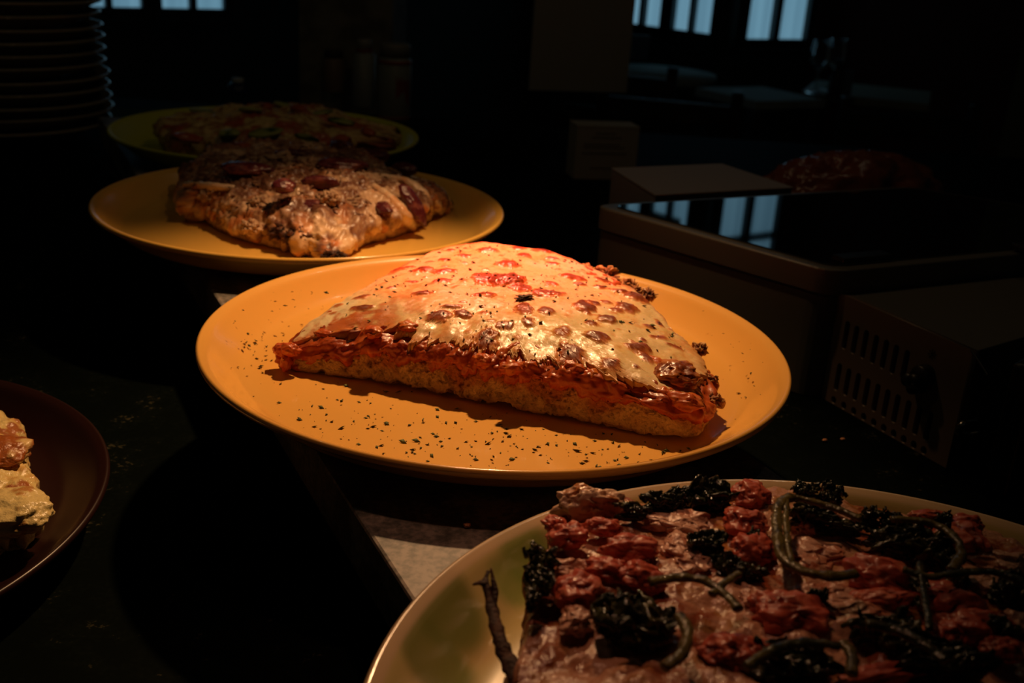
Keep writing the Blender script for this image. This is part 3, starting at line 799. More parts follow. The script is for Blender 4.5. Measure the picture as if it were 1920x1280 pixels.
for px, py, w_, h_ in chunks:
    p = front_at(px, py); sc_ = FPX / (p - Vector((0, 0, CZ))).length
    a, b = w_ / 2 / sc_, h_ / 2 / sc_ / .75
    blob('sausage_chunk', (p.x, p.y, zf + .0028), (a * 1.1, b * .9, min(a, b) * .66), front_slice, M_food, sausage, amp=.30, scale=1.5, sub=5, oct_=5, gain=.42, fold=.10, rz=rs.uniform(-.4, .4), tilt=(rs.uniform(-.2, .2), rs.uniform(-.2, .2)))
leaves = [Z4(480, 570, 170, 130), Z4(470, 690, 170, 130), Z4(1420, 190, 300, 190), Z4(1210, 240, 240, 100), Z4(1020, 285, 220, 40), Z4(1050, 930, 400, 340), Z4(900, 860, 200, 160), Z4(1450, 490, 220, 110), Z4(1620, 620, 200, 110), Z5(570, 165, 130, 120), Z5(430, 160, 150, 80), Z5(450, 290, 230, 110), Z5(800, 300, 120, 110),
          Z5(1030, 430, 420, 220), Z5(1200, 530, 260, 160), Z5(950, 340, 160, 70), Z5(620, 350, 260, 50), Z5(1330, 680, 90, 150), Z5(1640, 740, 180, 180), Z5(880, 960, 360, 140), Z5(1100, 1080, 400, 130), Z5(1120, 740, 90, 200), Z5(330, 1170, 460, 220), Z5(1250, 1190, 460, 140), Z5(500, 790, 120, 70), Z5(100, 420, 60, 60), Z4(430, 800, 70, 120), Z5(1600, 980, 160, 120), Z5(60, 640, 200, 60), Z5(1240, 320, 90, 70)]
for k, (px, py, w_, h_) in enumerate(leaves):
    p = front_at(px, py); sc_ = FPX / (p - Vector((0, 0, CZ))).length
    a, b = w_ / 2 / sc_, h_ / 2 / sc_ / .75
    blob('wilted_leaf', (p.x, p.y, zf + .0025), (a * .9, b * .72, min(.0045, .4 * min(a, b) + .001)), front_slice, M_wet, greens, amp=.42, scale=1.4, sub=4, oct_=3, rz=rs.uniform(-.3, .3), ridged=True, fold=.35)
    for q_ in range(1):
        leaf('wilted_leaf', (p.x + rs.uniform(-.15, .15) * a, p.y + rs.uniform(-.15, .15) * b, zf + .0062 + .001 * q_), (a * 1.0, b * .85, min(.0065, .8 * min(a, b) + .001)), front_slice, M_wet, greens, rz=rs.uniform(-.5, .5))
def stem(pts_, r, z=zf + .0125, name='wilted_stem', colf=stemc, mat=M_wet, parent=front_slice, zz=None, noise=.35):
    P = [front_at(x, y, z if zz is None else zz[i]) for i, (x, y) in enumerate(pts_)]
    V, F, T = tube([tuple(p) for p in P], (r if name == 'charred_stem' else np.array(r) * .72), 12, noise, 330, flat=.7)
    me = np_mesh(name, rel(V, parent), quads=F, tris=T, col=colf(V))
    return link(name, me, parent, mat)
z5 = lambda l: [(1380 + x * .3125, 880 + y * .3125) for x, y in l]
z4 = lambda l: [(860 + x * .3203, 870 + y * .3203) for x, y in l]
stem(z5([(330, 165), (275, 190), (245, 270), (250, 400), (275, 520), (380, 600), (560, 640), (720, 625)]), .0026)
stem(z5([(300, 175), (300, 300), (310, 430), (330, 560)]), .0017)
stem(z5([(310, 160), (450, 190), (600, 235), (750, 300)]), .0021)
stem(z5([(930, 300), (1080, 305), (1230, 345), (1330, 430), (1350, 510), (1290, 600)]), .0022)
stem(z5([(1000, 600), (1150, 640), (1290, 630), (1480, 610), (1640, 640), (1728, 680)]), .0020, colf=lambda W: greens(W, 0) * 1.6)
stem(z4([(1120, 690), (1280, 665), (1430, 680), (1560, 760), (1640, 850)]), .0022)
stem(z4([(1640, 640), (1560, 690), (1480, 760)]), .0018)
stem(z5([(640, 1040), (700, 1120), (690, 1230)]), .0024)
stem(z5([(60, 1180), (220, 1080), (420, 1035), (620, 1060)]), .0021, colf=lambda W: greens(W, 0) * 1.6)
stem(z5([(780, 930), (950, 960), (1130, 1050), (1260, 1150)]), .0026, colf=lambda W: greens(W, 0) * 1.3)
stem(z5([(1100, 560), (1120, 700), (1150, 860), (1160, 960)]), .0016, colf=lambda W: greens(W, 0) * 1.3)
stem(z4([(1290, 880), (1340, 980), (1310, 1110), (1200, 1190)]), .0024)
charc = lambda W: mixc(np.ones((len(W), 3)) * np.array([.045, .018, .010]), (.12, .045, .02), sstep(0, .6, fbm(W, 260, 3)))
stem([(916, 1070), (910, 1094), (922, 1128), (932, 1176), (944, 1222), (972, 1272), (990, 1320)], [.0006, .0011, .0018, .0019, .0024, .0030, .003], zz=[.040, .038, .035, .032, .029, .026, .022], name='charred_stem', colf=charc, mat=M_dry, noise=.5)
stem([(923, 1150), (928, 1110), (920, 1064)], [.0012, .0010, .0003], zz=[.0335, .037, .042], name='charred_stem', colf=charc, mat=M_dry, noise=.5)
stem([(912, 1096), (900, 1092), (886, 1096)], [.0012, .0009, .0003], zz=[.038, .038, .0375], name='charred_stem', colf=charc, mat=M_dry, noise=.5)
p = at(1105, 935, zf + .003)
blob('cheese_crust_corner', (p.x, p.y, p.z - .003), (.0115, .0060, .0075), front_slice, M_wet, lambda W, n: mixc(np.ones((len(W), 3)) * np.array([.74, .48, .32]), (.45, .16, .05), sstep(.0, .4, fbm(W, 130, 4))), amp=.3, scale=1.5, sub=5)
p = at(1165, 945, zf + .001)
blob('cheese_crust_corner', (p.x, p.y, p.z - .002), (.0095, .004, .003), front_slice, M_wet, lambda W, n: mixc(np.ones((len(W), 3)) * np.array([.76, .46, .28]), (.5, .2, .06), sstep(.0, .4, fbm(W, 130, 4))), amp=.3, scale=1.5, sub=4)
def mozz(W, n): return mixc(np.ones((len(W), 3)) * np.array([.70, .38, .27]), (.58, .22, .13), sstep(.1, .5, fbm(W, 90, 3)))
for z_ in [Z5(480, 500, 270, 170), Z5(620, 285, 170, 80), Z5(720, 830, 330, 150), Z5(560, 740, 260, 120), Z5(1520, 690, 260, 120), Z5(1620, 540, 260, 120), Z4(1280, 330, 260, 130), Z4(1300, 480, 160, 160), Z4(1400, 560, 200, 130), Z4(680, 600, 200, 90), Z4(690, 900, 140, 120), Z5(420, 340, 100, 70), Z5(110, 760, 140, 130), Z5(1700, 900, 160, 90)]:
    px, py, w_, h_ = z_
    p = at(px, py, zf + .002); sc_ = FPX / (p - Vector((0, 0, CZ))).length
    blob('mozzarella_pool', (p.x, p.y, zf + .0012), (w_ / 2 / sc_ * 1.25, h_ / 2 / sc_ / .60, .0028), front_slice, M_wet, mozz, amp=.45, scale=1.3, sub=5, oct_=3, gain=.4, fold=.25)

# ---- tuna and onion slice on the ochre plate
tuna_slice = thing('pizza_slice', 'tuna and red onion pizza slice on the ochre plate behind the cheese slice', 'pizza', (PB[0], PB[1], .0066))
bo = [at(*q, .010).to_2d() for q in [(846, 388), (800, 418), (745, 440), (690, 455), (650, 476), (622, 488), (590, 478), (520, 462), (450, 445), (400, 425), (355, 396)]] + [at(*q, .036).to_2d() for q in [(334, 345), (345, 305), (390, 280), (450, 272), (520, 272), (600, 278), (680, 288), (750, 312), (810, 345)]]
CB = (sum(p.x for p in bo) / len(bo), sum(p.y for p in bo) / len(bo))
def t_he(gg):
    A = lambda px, py, z: math.atan2(at(px, py, z).y - CB[1], at(px, py, z).x - CB[0])
    return per_theta(gg, [(A(846, 388, .01), .017), (A(745, 440, .01), .030), (A(690, 455, .01), .027), (A(622, 488, .01), .018), (A(560, 470, .01), .024), (A(450, 445, .01), .026), (A(355, 396, .01), .028), (A(345, 305, .036), .034), (A(520, 272, .036), .040), (A(680, 288, .036), .038), (A(800, 340, .036), .030)])
def t_lump(V):
    return .0042 * fbm(V, 42, 4, .6, 7) + .0018 * np.abs(fbm(V, 130, 4, .6, 3))
def t_col(V, d):
    n1 = fbm(V, 38, 3, .55, 4); n2 = fbm(V, 170, 4, .65, 21)
    c = np.ones((len(V), 3)) * np.array([.30, .15, .08])
    c = mixc(c, (.42, .25, .15), sstep(.0, .5, n2))
    c = mixc(c, (.17, .06, .03), sstep(-.05, -.55, n2 + .3 * n1))
    c = mixc(c, (.68, .44, .26), sstep(.16, .36, n1) * .85)
    c = mixc(c, (.12, .04, .02), sstep(.15, .45, fbm(V, 30, 3, .5, 71)) * .8)
    low = 1 - sstep(.018, .034, V[:, 2])
    c = mixc(c, (.74, .48, .26), low * sstep(-.3, .3, n1))
    c = mixc(c, (.62, .20, .05), sstep(.15, .5, fbm(V, 60, 3, .5, 91)) * (.3 + .5 * low))
    return c
TT = topped_slice(tuna_slice, CB, [tuple(p) for p in bo], t_he, .047, _cb, t_col, t_lump, NT_=560, kin=90, ragged=.025)
def tz(x, y): return TT[np.argmin((TT[:, 0] - x) ** 2 + (TT[:, 1] - y) ** 2), 2]
def Z3(x, y): return 300 + x * .302, 240 + y * .302
def onion(W, n): return mixc(np.ones((len(W), 3)) * np.array([.085, .014, .018]), (.20, .06, .05), sstep(.1, .6, fbm(W, 120, 3)))
for x, y, w_, h_, rz, ty in [(945, 490, 250, 95, -.15, 0), (1120, 235, 260, 100, .3, 0), (1385, 510, 90, 100, .5, 0), (1120, 120, 110, 90, 0, 0), (830, 180, 200, 40, 0, 0), (540, 260, 260, 90, -.1, 0), (480, 430, 110, 90, .4, 0), (770, 370, 120, 70, 0, 0), (1520, 260, 160, 60, -.5, 0), (990, 345, 200, 30, 0, 0), (1330, 180, 180, 70, -.3, 0)]:
    px, py = Z3(x, y); p = at(px, py, .036); sc_ = FPX / (p - Vector((0, 0, CZ))).length
    a, b = w_ * .302 / 2 / sc_, h_ * .302 / 2 / sc_ / .55
    z = tz(p.x, p.y); p = at(px, py, z)
    blob('red_onion_piece', (p.x, p.y, z + .001), (a * 1.15, b * 1.1, .0052), tuna_slice, M_wet, onion, amp=.18, scale=1.3, sub=4, rz=rz)
q1_, q2_ = at(745, 350, .0385), at(788, 424, .0115)
mid_ = (q1_ + q2_) / 2; dv_ = (q2_ - q1_)
blob('red_onion_piece', tuple(mid_ + Vector((.005, -.017, .006))), (dv_.length * .52, .0075, .0050), tuna_slice, M_wet, onion, amp=.14, scale=1.2, sub=5, rz=math.atan2(dv_.y, dv_.x), tilt=(0, math.atan2(-dv_.z, math.hypot(dv_.x, dv_.y))))
for x, y, w_, h_ in [(1210, 470, 190, 110), (930, 230, 170, 80), (620, 470, 120, 80), (560, 620, 120, 60), (300, 430, 110, 70), (700, 210, 150, 60), (1060, 440, 110, 60)]:
    px, py = Z3(x, y); p = at(px, py, .036); z = tz(p.x, p.y); sc_ = FPX / (p - Vector((0, 0, CZ))).length; p = at(px, py, z)
    blob('tuna_chunk', (p.x, p.y, z + .0005), (w_ * .151 / sc_, h_ * .151 / sc_ / .6, .0048), tuna_slice, M_dry, lambda W, n: mixc(np.ones((len(W), 3)) * np.array([.48, .30, .17]), (.25, .13, .07), sstep(0, .5, fbm(W, 240, 4))), amp=.45, scale=2.0, sub=5, oct_=5)
def tuna_shreds():
    Vs, Fs, Ts = [], [], []; n = 0
    for k in range(260):
        a = rs.uniform(-np.pi, np.pi); i = rs.randint(len(TT)); x, y, z = TT[i]
        L = rs.uniform(.003, .008); q = [(x + L * math.cos(a) * t, y + L * math.sin(a) * t, z + .0006 + .0012 * math.sin(3 * t + k) + .0006) for t in (-.5, 0, .5)]
        V, F, T = tube(q, [.0003, .0008, .0003], 5)
        Vs.append(V); Fs.append(F + n); Ts.append(T + n); n += len(V)
    V = np.vstack(Vs); c = mixc(np.ones((len(V), 3)) * np.array([.38, .22, .12]), (.18, .08, .04), sstep(-.2, .4, fbm(V, 60, 2)))
    o = link('tuna_flakes', np_mesh('tuna_flakes', rel(V, tuna_slice), quads=np.vstack(Fs), tris=np.vstack(Ts), col=c), tuna_slice, M_dry); o['kind'] = 'stuff'
tuna_shreds()
blk = lambda W, n: mixc(np.ones((len(W), 3)) * np.array([.03, .010, .006]), (.12, .04, .02), sstep(.2, .6, n))
for x, y, z, d_ in [(760, 650, .020, (.008, .005, .0045)), (860, 680, .019, (.009, .005, .0055)), (900, 640, .023, (.004, .004, .003)), (1060, 800, .0135, (.0065, .005, .0035)), (1110, 795, .014, (.004, .004, .003))]:
    px, py = Z3(x, y); p = at(px, py, z)
    blob('burnt_crust', (p.x, p.y, p.z), d_, tuna_slice, M_dry, blk, amp=.7, scale=2.6, sub=5, oct_=5, fold=.2)
def strand(pxs, r): 
    P = [at(x, y, z) for x, y, z in pxs]
    V, F, T = tube([tuple(p) for p in P], r, 10, .25, 150)
    c = mixc(np.ones((len(V), 3)) * np.array([.78, .56, .36]), (.70, .36, .16), sstep(0, .5, fbm(V, 90, 3)))
    link('melted_cheese_strand', np_mesh('melted_cheese_strand', rel(V, tuna_slice), quads=F, tris=T, col=c), tuna_slice, M_wet)
strand([(700, 350, .040), (735, 375, .034), (760, 405, .024), (772, 425, .010)], [.003, .004, .005, .004])
strand([(740, 335, .038), (785, 352, .032), (812, 378, .022), (826, 398, .010)], [.003, .004, .005, .003])
strand([(770, 335, .034), (815, 352, .026), (835, 372, .018), (848, 388, .010)], [.003, .004, .004, .002])
strand([(700, 330, .040), (760, 342, .037), (795, 370, .028), (806, 400, .012)], [.0025, .0045, .005, .003])
strand([(345, 345, .032), (400, 350, .036), (440, 352, .037)], [.002, .0035, .002])

# ---- courgette slice in the dark at the back
veg_slice = thing('pizza_slice', 'dim vegetable pizza slice with courgette on the green plate at the back', 'pizza', (PT[0], PT[1], .0066))
vo = [at(*q, .012).to_2d() for q in [(748, 275), (640, 300), (500, 305), (380, 298), (310, 288), (296, 260)]] + [at(*q, .045).to_2d() for q in [(325, 200), (400, 184), (500, 178), (600, 182), (690, 210), (740, 240)]]
CV = (sum(p.x for p in vo) / len(vo), sum(p.y for p in vo) / len(vo))
def v_col(V, d):
    n1 = fbm(V, 35, 3, .55, 14); n2 = fbm(V, 110, 4, .6, 24)
    c = np.ones((len(V), 3)) * np.array([.55, .40, .16]); c = mixc(c, (.35, .07, .03), sstep(.0, .4, n1)); return mixc(c, (.30, .14, .04), sstep(.1, .5, n2))
VT = topped_slice(veg_slice, CV, [tuple(p) for p in vo], .034, .044, _cb, v_col, lambda V: .005 * fbm(V, 36, 4, .6, 5), NT_=300, kin=50, ragged=.02)
def vz(x, y): return VT[np.argmin((VT[:, 0] - x) ** 2 + (VT[:, 1] - y) ** 2), 2]
courg = lambda W, n: mixc(np.ones((len(W), 3)) * np.array([.30, .33, .08]), (.03, .07, .015), sstep(.0, .5, fbm(W, 70, 2)))
for px, py, a, rz in [(380, 203, .014, 0), (470, 215, .012, .5), (497, 243, .016, .1), (530, 195, .012, 1), (600, 215, .014, .3), (640, 225, .016, -.5), (575, 250, .012, .2), (430, 240, .012, 1.2)]:
    p = at(px, py, .042); z = vz(p.x, p.y)
    blob('courgette_slice', (p.x, p.y, z + .003), (a, a * .75, .003), veg_slice, M_food, courg, amp=.1, scale=1.2, sub=3, rz=rz, tilt=(rs.uniform(-.3, .3), rs.uniform(-.3, .3)))
for px, py, a in [(350, 245, .017), (500, 196, .010), (560, 210, .012), (455, 268, .012), (640, 255, .014), (690, 245, .010)]:
    p = at(px, py, .042); z = vz(p.x, p.y)
    blob('pepper_piece', (p.x, p.y, z + .002), (a, a * .6, .004), veg_slice, M_food, lambda W, n: np.ones((len(W), 3)) * np.array([.36, .08, .03]), amp=.3, scale=1.6, sub=3, rz=rs.uniform(0, 3))

# ---- slice at the left on a dark red plate on the lower granite
lp_c = at(178, 930, -.035); LPc = (lp_c.x - .150, lp_c.y - .02)
make_plate('dinner_plate', 'dark red plate on the lower granite at the left edge', LPc, M_low_plate, z=-.0598)
left_slice = thing('pizza_slice', 'cut-off cheese pizza slice on the dark red plate at the left edge', 'pizza', (LPc[0], LPc[1], -.0532))
lo = [at(*q, -.045).to_2d() for q in [(74, 975), (50, 1005), (5, 1018), (-80, 1040), (-220, 1000), (-260, 900), (-180, 800), (-60, 800), (20, 812), (48, 840), (54, 905), (75, 935)]]
CLs = (sum(p.x for p in lo) / len(lo), sum(p.y for p in lo) / len(lo))
def l_col(V, d):
    n1 = fbm(V, 60, 3, .55, 14); n2 = fbm(V, 150, 4, .6, 24)
    c = np.ones((len(V), 3)) * np.array([.88, .68, .28]); c = mixc(c, (.75, .40, .10), sstep(.0, .5, n2) * .6); return mixc(c, (.40, .10, .03), sstep(.12, .34, n1) * .9)
topped_slice(left_slice, CLs, [tuple(p) for p in lo], -.034, -.026, lambda V, d: mixc(np.ones((len(V), 3)) * np.array([.8, .6, .3]), (.5, .25, .08), sstep(0, .5, fbm(V, 90, 3))), l_col, lambda V: .003 * fbm(V, 60, 4, .55, 6), NT_=300, kin=50, zb_=-.0520, mat_top=M_wet, ragged=.03)
p = at(20, 840, -.024)
blob('browned_bubble', (p.x - .004, p.y, -.0265), (.013, .014, .006), left_slice, M_wet, lambda W, n: mixc(np.ones((len(W), 3)) * np.array([.42, .12, .03]), (.85, .6, .25), sstep(.1, .5, fbm(W, 70, 3))), amp=.2, sub=4)
p = at(40, 950, -.030)
blob('cheese_bubble', (p.x - .004, p.y, -.0335), (.017, .016, .009), left_slice, M_wet, lambda W, n: mixc(np.ones((len(W), 3)) * np.array([.90, .70, .30]), (.6, .28, .08), sstep(.25, .5, fbm(W, 90, 3))), amp=.15, sub=5)

# crumbs on the shelf
for px, py in [(876, 984), (1580, 823), (1547, 825)]:
    p = at(px, py, .0012 if px == 876 else -.0588)
    o = blob('crumb', tuple(p), (.0014, .0010, .0009), None, M_dry, lambda W, n: np.ones((len(W), 3)) * np.array([.7, .3, .14]), amp=.4, sub=3)
    tag(o, {876: 'orange crumb on the marble between the two nearest plates', 1580: 'larger pale crumb on the shelf below the vent slots', 1547: 'tiny pale crumb on the shelf left of the larger one'}[px], 'crumb')

# ------------------------------------------------------------------ stack of plates at the left
SC = (-.69, 1.40)
sp_prof = [(.0001, .006), (.07, .006), (.095, .0075), (.115, .0135), (.130, .0195), (.1375, .022), (.1395, .0215), (.140, .020), (.1388, .0186), (.133, .0165), (.118, .0095), (.098, .003), (.085, .0012), (.083, .0), (.078, .0), (.076, .002), (.0001, .002)]
Vs_, Qs_ = lathe(smooth_prof(sp_prof, 3), 120)
stack_me = np_mesh('stacked_plate', Vs_, quads=Qs_[:, ::-1])
ordn = ['bottom plate', 'second plate from the bottom', 'third plate from the bottom', 'fourth plate from the bottom', 'fifth plate from the bottom', 'sixth plate from the bottom', 'seventh plate from the bottom', 'eighth plate from the bottom', 'ninth plate from the bottom', 'tenth plate from the bottom', 'eleventh plate from the bottom', 'twelfth and topmost plate']
for k in range(12):
    o = link('stacked_plate', stack_me, None, M_plate_white)
    kk = 1.0 - .004 * k
    o.location = (SC[0] + rs.uniform(-.0025, .0025) - .0006 * k, SC[1] + rs.uniform(-.003, .003), -.0590 + k * .0152)
    o.rotation_euler = (rs.uniform(-.006, .006), rs.uniform(-.006, .006), rs.uniform(0, 6))
    tag(o, ordn[k] + ' of the glossy stack at the upper left', 'plate', 'plates stacked at the upper left')

# ------------------------------------------------------------------ warming device with black glass top
Kh = (CZ + .06) / CZ
def hz(z): return CZ - (CZ - z) * Kh
HB = hz(.0725)
warm = thing('food_warmer', 'cream appliance with a black glass top and slotted side panel, right of the plates', 'appliance', (.25, .82, -.06))
P0, P1, P3, P4 = (at(*q, HB).to_2d() for q in [(1115, 384), (1562, 508), (1700, 350), (1920, 385)])
P0 = Vector((P0.x, P0.y))
d3 = (P4 - P3).normalized(); f1 = at(1920, 474, HB).to_2d(); d1 = (f1 - P1).normalized()
den = d1.x * d3.y - d1.y * d3.x; tt = ((P3.x - P1.x) * d3.y - (P3.y - P1.y) * d3.x) / den
PX = P1 + d1 * tt
quad = [P0, P1, PX, P3]
def inset(q, k, kz=0):
    """move each side of the polygon inwards by k"""
    n = len(q); out = []
    c = sum(q, Vector((0, 0))) / n
    for i in range(n):
        a, b, d = q[i - 1], q[i], q[(i + 1) % n]
        e1 = (b - a).normalized(); e2 = (d - b).normalized()
        n1 = Vector((-e1.y, e1.x)); n2 = Vector((-e2.y, e2.x))
        if n1.dot(c - b) < 0: n1 = -n1
        if n2.dot(c - b) < 0: n2 = -n2
        # intersection of the shifted lines
        A_, B_ = b + n1 * k, b + n2 * k
        dd = e1.x * e2.y - e1.y * e2.x
        t = ((B_.x - A_.x) * e2.y - (B_.y - A_.y) * e2.x) / dd
        out.append(A_ + e1 * t)
    return out
def rounded(q, r, n=6):
    out = []
    for i in range(len(q)):
        a, b, d = q[i - 1], q[i], q[(i + 1) % len(q)]
        u = (a - b).normalized(); v = (d - b).normalized(); p, s_ = b + u * r, b + v * r
        for k in range(n + 1):
            t = k / n; out.append((p * (1 - t) ** 2 + b * 2 * t * (1 - t) + s_ * t * t))
    return out
T2 = lambda l: [tuple(p) for p in l]
body = rounded(quad, .015)
MB().prism(T2(body), -.0595, HB - .0190).build('warmer_body', M_cream, warm, bevel=.0008)
MB().prism(T2(rounded(inset(quad, -.0014), .016)), HB - .0184, HB).build('top_rim', M_cream, warm, bevel=.0016, seg=3)
MB().prism(T2(rounded(inset(quad, .0078), .011)), HB + .0001, HB + .0012).build('glass_top', M_blackglass, warm, bevel=.0003)
# slotted unit
Q0 = at(1533, 743, -.06).to_2d(); Q1 = at(1773, 879, -.06).to_2d(); HV = hz(.0600)
Qr = at(1874, 644, HV).to_2d(); dq = (Qr - Q1).normalized()
Q2 = Q1 + dq * .20; Q3 = P1 + d1 * .22
u = (Q1 - Q0); Lu = u.length; u = u.normalized(); nrm = Vector((u.y, -u.x))
if nrm.dot(Vector((-.1, -.1))) < 0: nrm = -nrm
def on_panel(px, py):
    """pixel -> (distance along the panel, height)"""
    o = Vector((0, 0, CZ)); d = at(px, py, -1) - o
    n3 = Vector((nrm.x, nrm.y, 0)); q0 = Vector((Q0.x, Q0.y, 0))
    t = (q0 - o).dot(n3) / d.dot(n3); p = o + d * t
    return (p - q0).dot(Vector((u.x, u.y, 0))), p.z
ib = .0044
i0, i1 = Q0 - nrm * ib, Q1 - nrm * ib
MB().prism(T2([i0, i1, Q2, Q3]), -.0594, HV).build('vent_unit_body', M_cream, warm, bevel=.0006)
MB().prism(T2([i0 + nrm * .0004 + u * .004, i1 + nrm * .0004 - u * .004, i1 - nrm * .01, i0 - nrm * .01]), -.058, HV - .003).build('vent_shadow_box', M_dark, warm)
def z5b(x, y): return 1500 + x * .3125, 560 + y * .3125
slots = [(280, 222, 175), (335, 250, 175), (393, 277, 178), (453, 307, 180), (513, 337, 182), (573, 368, 184), (638, 400, 184)]
slots2 = [(232, 472, 170), (288, 503, 170), (345, 532, 172), (403, 565, 174), (462, 597, 176), (522, 632, 178), (583, 663, 180), (647, 700, 182), (712, 735, 184), (778, 770, 186)]
cu = bpy.data.curves.new('panel_curve', 'CURVE'); cu.dimensions = '2D'; cu.fill_mode = 'BOTH'; cu.extrude = ib / 2; cu.bevel_depth = 0
def addpoly(pp):
    s_ = cu.splines.new('POLY'); s_.points.add(len(pp) - 1); s_.use_cyclic_u = True
    for i, (a, b) in enumerate(pp): s_.points[i].co = (a, b, 0, 1)
addpoly([(0, -.0594), (Lu, -.0594), (Lu, HV), (0, HV)])
def capsule(x, z0, z1, r=.0022):
    pp = [(x + r * math.cos(a), z1 - r + r * math.sin(a)) for a in np.linspace(0, math.pi, 8)] + [(x + r * math.cos(a), z0 + r + r * math.sin(a)) for a in np.linspace(math.pi, 2 * math.pi, 8)]
    addpoly(pp)
for x, y, h_ in slots + slots2:
    a, z1 = on_panel(*z5b(x + 10, y - h_ / 2)); _, z0 = on_panel(*z5b(x - 10, y + h_ / 2)); capsule((a + _) / 2 if False else a, z0, z1)
for k in range(10):
    x = 197 + k * 59.8; y = 640 + k * 34.3
    a, z1 = on_panel(*z5b(x, y - 12)); capsule(a, -.0590, max(z1, -.0535), .0024)
co = bpy.data.objects.new('panel_tmp', cu); COL.objects.link(co)
dg = bpy.context.evaluated_depsgraph_get(); dg.update()
pm = bpy.data.meshes.new_from_object(co.evaluated_get(dg)); bpy.data.objects.remove(co)
pv = np.array([v.co[:] for v in pm.vertices])
cen = Q0 - nrm * ib / 2
W = np.stack([cen.x + u.x * pv[:, 0] + nrm.x * pv[:, 2], cen.y + u.y * pv[:, 0] + nrm.y * pv[:, 2], pv[:, 1]], -1)
W = rel(W, warm)
pm.vertices.foreach_set('co', W.astype(np.float32).ravel()); pm.update()
bm = bmesh.new(); bm.from_mesh(pm); bmesh.ops.remove_doubles(bm, verts=bm.verts, dist=1e-6); bmesh.ops.recalc_face_normals(bm, faces=bm.faces); bm.to_mesh(pm); bm.free()
pm.name = 'slotted_panel'
link('slotted_panel', pm, warm, M_vent, smooth=False)
# knob: disc with a pointer, and the printed sun mark above
def disc_on_panel(name, px, py, r, depth, mat, parent, n=28, offs=0.0, under=None):
    a, z = on_panel(px, py)
    V = []; t = np.linspace(0, 2 * np.pi, n, endpoint=False)
    prof = [(r, 0), (r, depth * .8), (r * .9, depth), (.0001, depth)]
    for rr_, dd_ in prof:
        for q in t:
            aa, zz_ = a + rr_ * math.cos(q), z + rr_ * math.sin(q)
            p_ = Q0 + u * aa + nrm * (dd_ + offs); V.append((p_.x, p_.y, zz_))
    F = [(i * n + j, i * n + (j + 1) % n, (i + 1) * n + (j + 1) % n, (i + 1) * n + j) for i in range(len(prof) - 1) for j in range(n)]
    return link(name, np_mesh(name, rel(np.array(V), parent), quads=np.array(F)), under or parent, mat)
kn = disc_on_panel('control_knob', *z5b(762, 455), .0066, .0076, M_black, warm)
def knob_lobe(x, y, r): disc_on_panel('knob_grip', *z5b(x, y), r * 1.27, .010, M_black, warm, n=20, under=kn)
knob_lobe(705, 476, .0034); knob_lobe(733, 525, .0031); knob_lobe(740, 480, .0032)
mk = MB(); am, zm = on_panel(*z5b(795, 333))
Vv, Ff = [], []
for k in range(8):
    q = k * math.pi / 4 + .2
    for r0, r1 in ((.0015, .0034),):
        c_, s_ = math.cos(q), math.sin(q); n = len(Vv)
        for rr_, hw in ((r0, .0003), (r1, .0003)):
            for sg_ in (-1, 1):
                p_ = Q0 + u * (am + rr_ * c_ - sg_ * hw * s_) + nrm * .0002; Vv.append((p_.x, p_.y, zm + rr_ * s_ + sg_ * hw * c_))
        Ff.append((n, n + 1, n + 3, n + 2))
n = len(Vv)
for k in range(8):
    q = k * math.pi / 4; p_ = Q0 + u * (am + .0011 * math.cos(q)) + nrm * .0002; Vv.append((p_.x, p_.y, zm + .0011 * math.sin(q)))
for k in range(2): Ff.append((n + 4 * k, n + 4 * k + 1 + 0, n + 4 * k + 2, n + (4 * k + 3)))
Ff.append((n, n + 3, n + 4, n + 7))
link('sun_mark', np_mesh('sun_mark', rel(np.array(Vv), warm), quads=np.array(Ff)), warm, M_black, smooth=False)
# hinge block and low handle lying on the glass edge
p = at(1615, 490, HB + .003)
MB().box((p.x + .004, p.y + .012, HB + .0030), (.044, .012, .0040), math.atan2(d1.y, d1.x)).build('hinge', M_black, warm, bevel=.001)
p = at(1915, 462, HB + .004)
MB().box((p.x + .01, p.y, HB + .0038), (.03, .018, .005), math.atan2(d1.y, d1.x)).build('hinge', M_black, warm, bevel=.0015)
# chrome hook at the right end and thin rod
hk = [at(1830, 790, hz(.028)), at(1806, 794, hz(.030)), at(1797, 806, hz(.026)), at(1808, 815, hz(.022)), at(1832, 812, hz(.022))]
V, F, T = tube([tuple(q) for q in hk], .0019, 10)
link('wire_hook', np_mesh('wire_hook', rel(V, warm), quads=F, tris=T), warm, M_chrome)
V, F, T = tube([tuple(at(1821, 657, hz(.0600))), tuple(at(1837, 680, hz(.058))), tuple(at(1852, 704, hz(.056)))], .0006, 8)
link('lid_wire', np_mesh('lid_wire', rel(V, warm), quads=F, tris=T), warm, M_black)

# ribbed black box at the right edge
bb = thing('ribbed_box', 'tall black box with two raised ribs at the right edge, beside the slotted panel', 'box', (.30, .54, -.06))
B_0 = at(1838, 930, -.06).to_2d() + Vector((.002, .004)); B_1 = B_0 + Vector((.066, -.056)); B_2 = B_1 + Vector((.045, .045)); B_3 = B_0 + Vector((.043, .047))
MB().prism(T2(rounded([B_0, B_1, B_2, B_3], .004)), -.0595, hz(.064)).build('box_body', M_black, bb, bevel=.0022, seg=3)
M_rib = principled('brown_rib', (.10, .05, .03), .35)
du = (B_1 - B_0).normalized(); nn = Vector((du.y, -du.x)); nn = nn if nn.y < 0 else -nn
for t in (.013, .023):
    c = B_0 + du * t + nn * .0006
    MB().box((c.x, c.y, -.020), (.0014, .0024, .072), math.atan2(du.y, du.x)).build('rib', M_rib, bb, bevel=.0003)

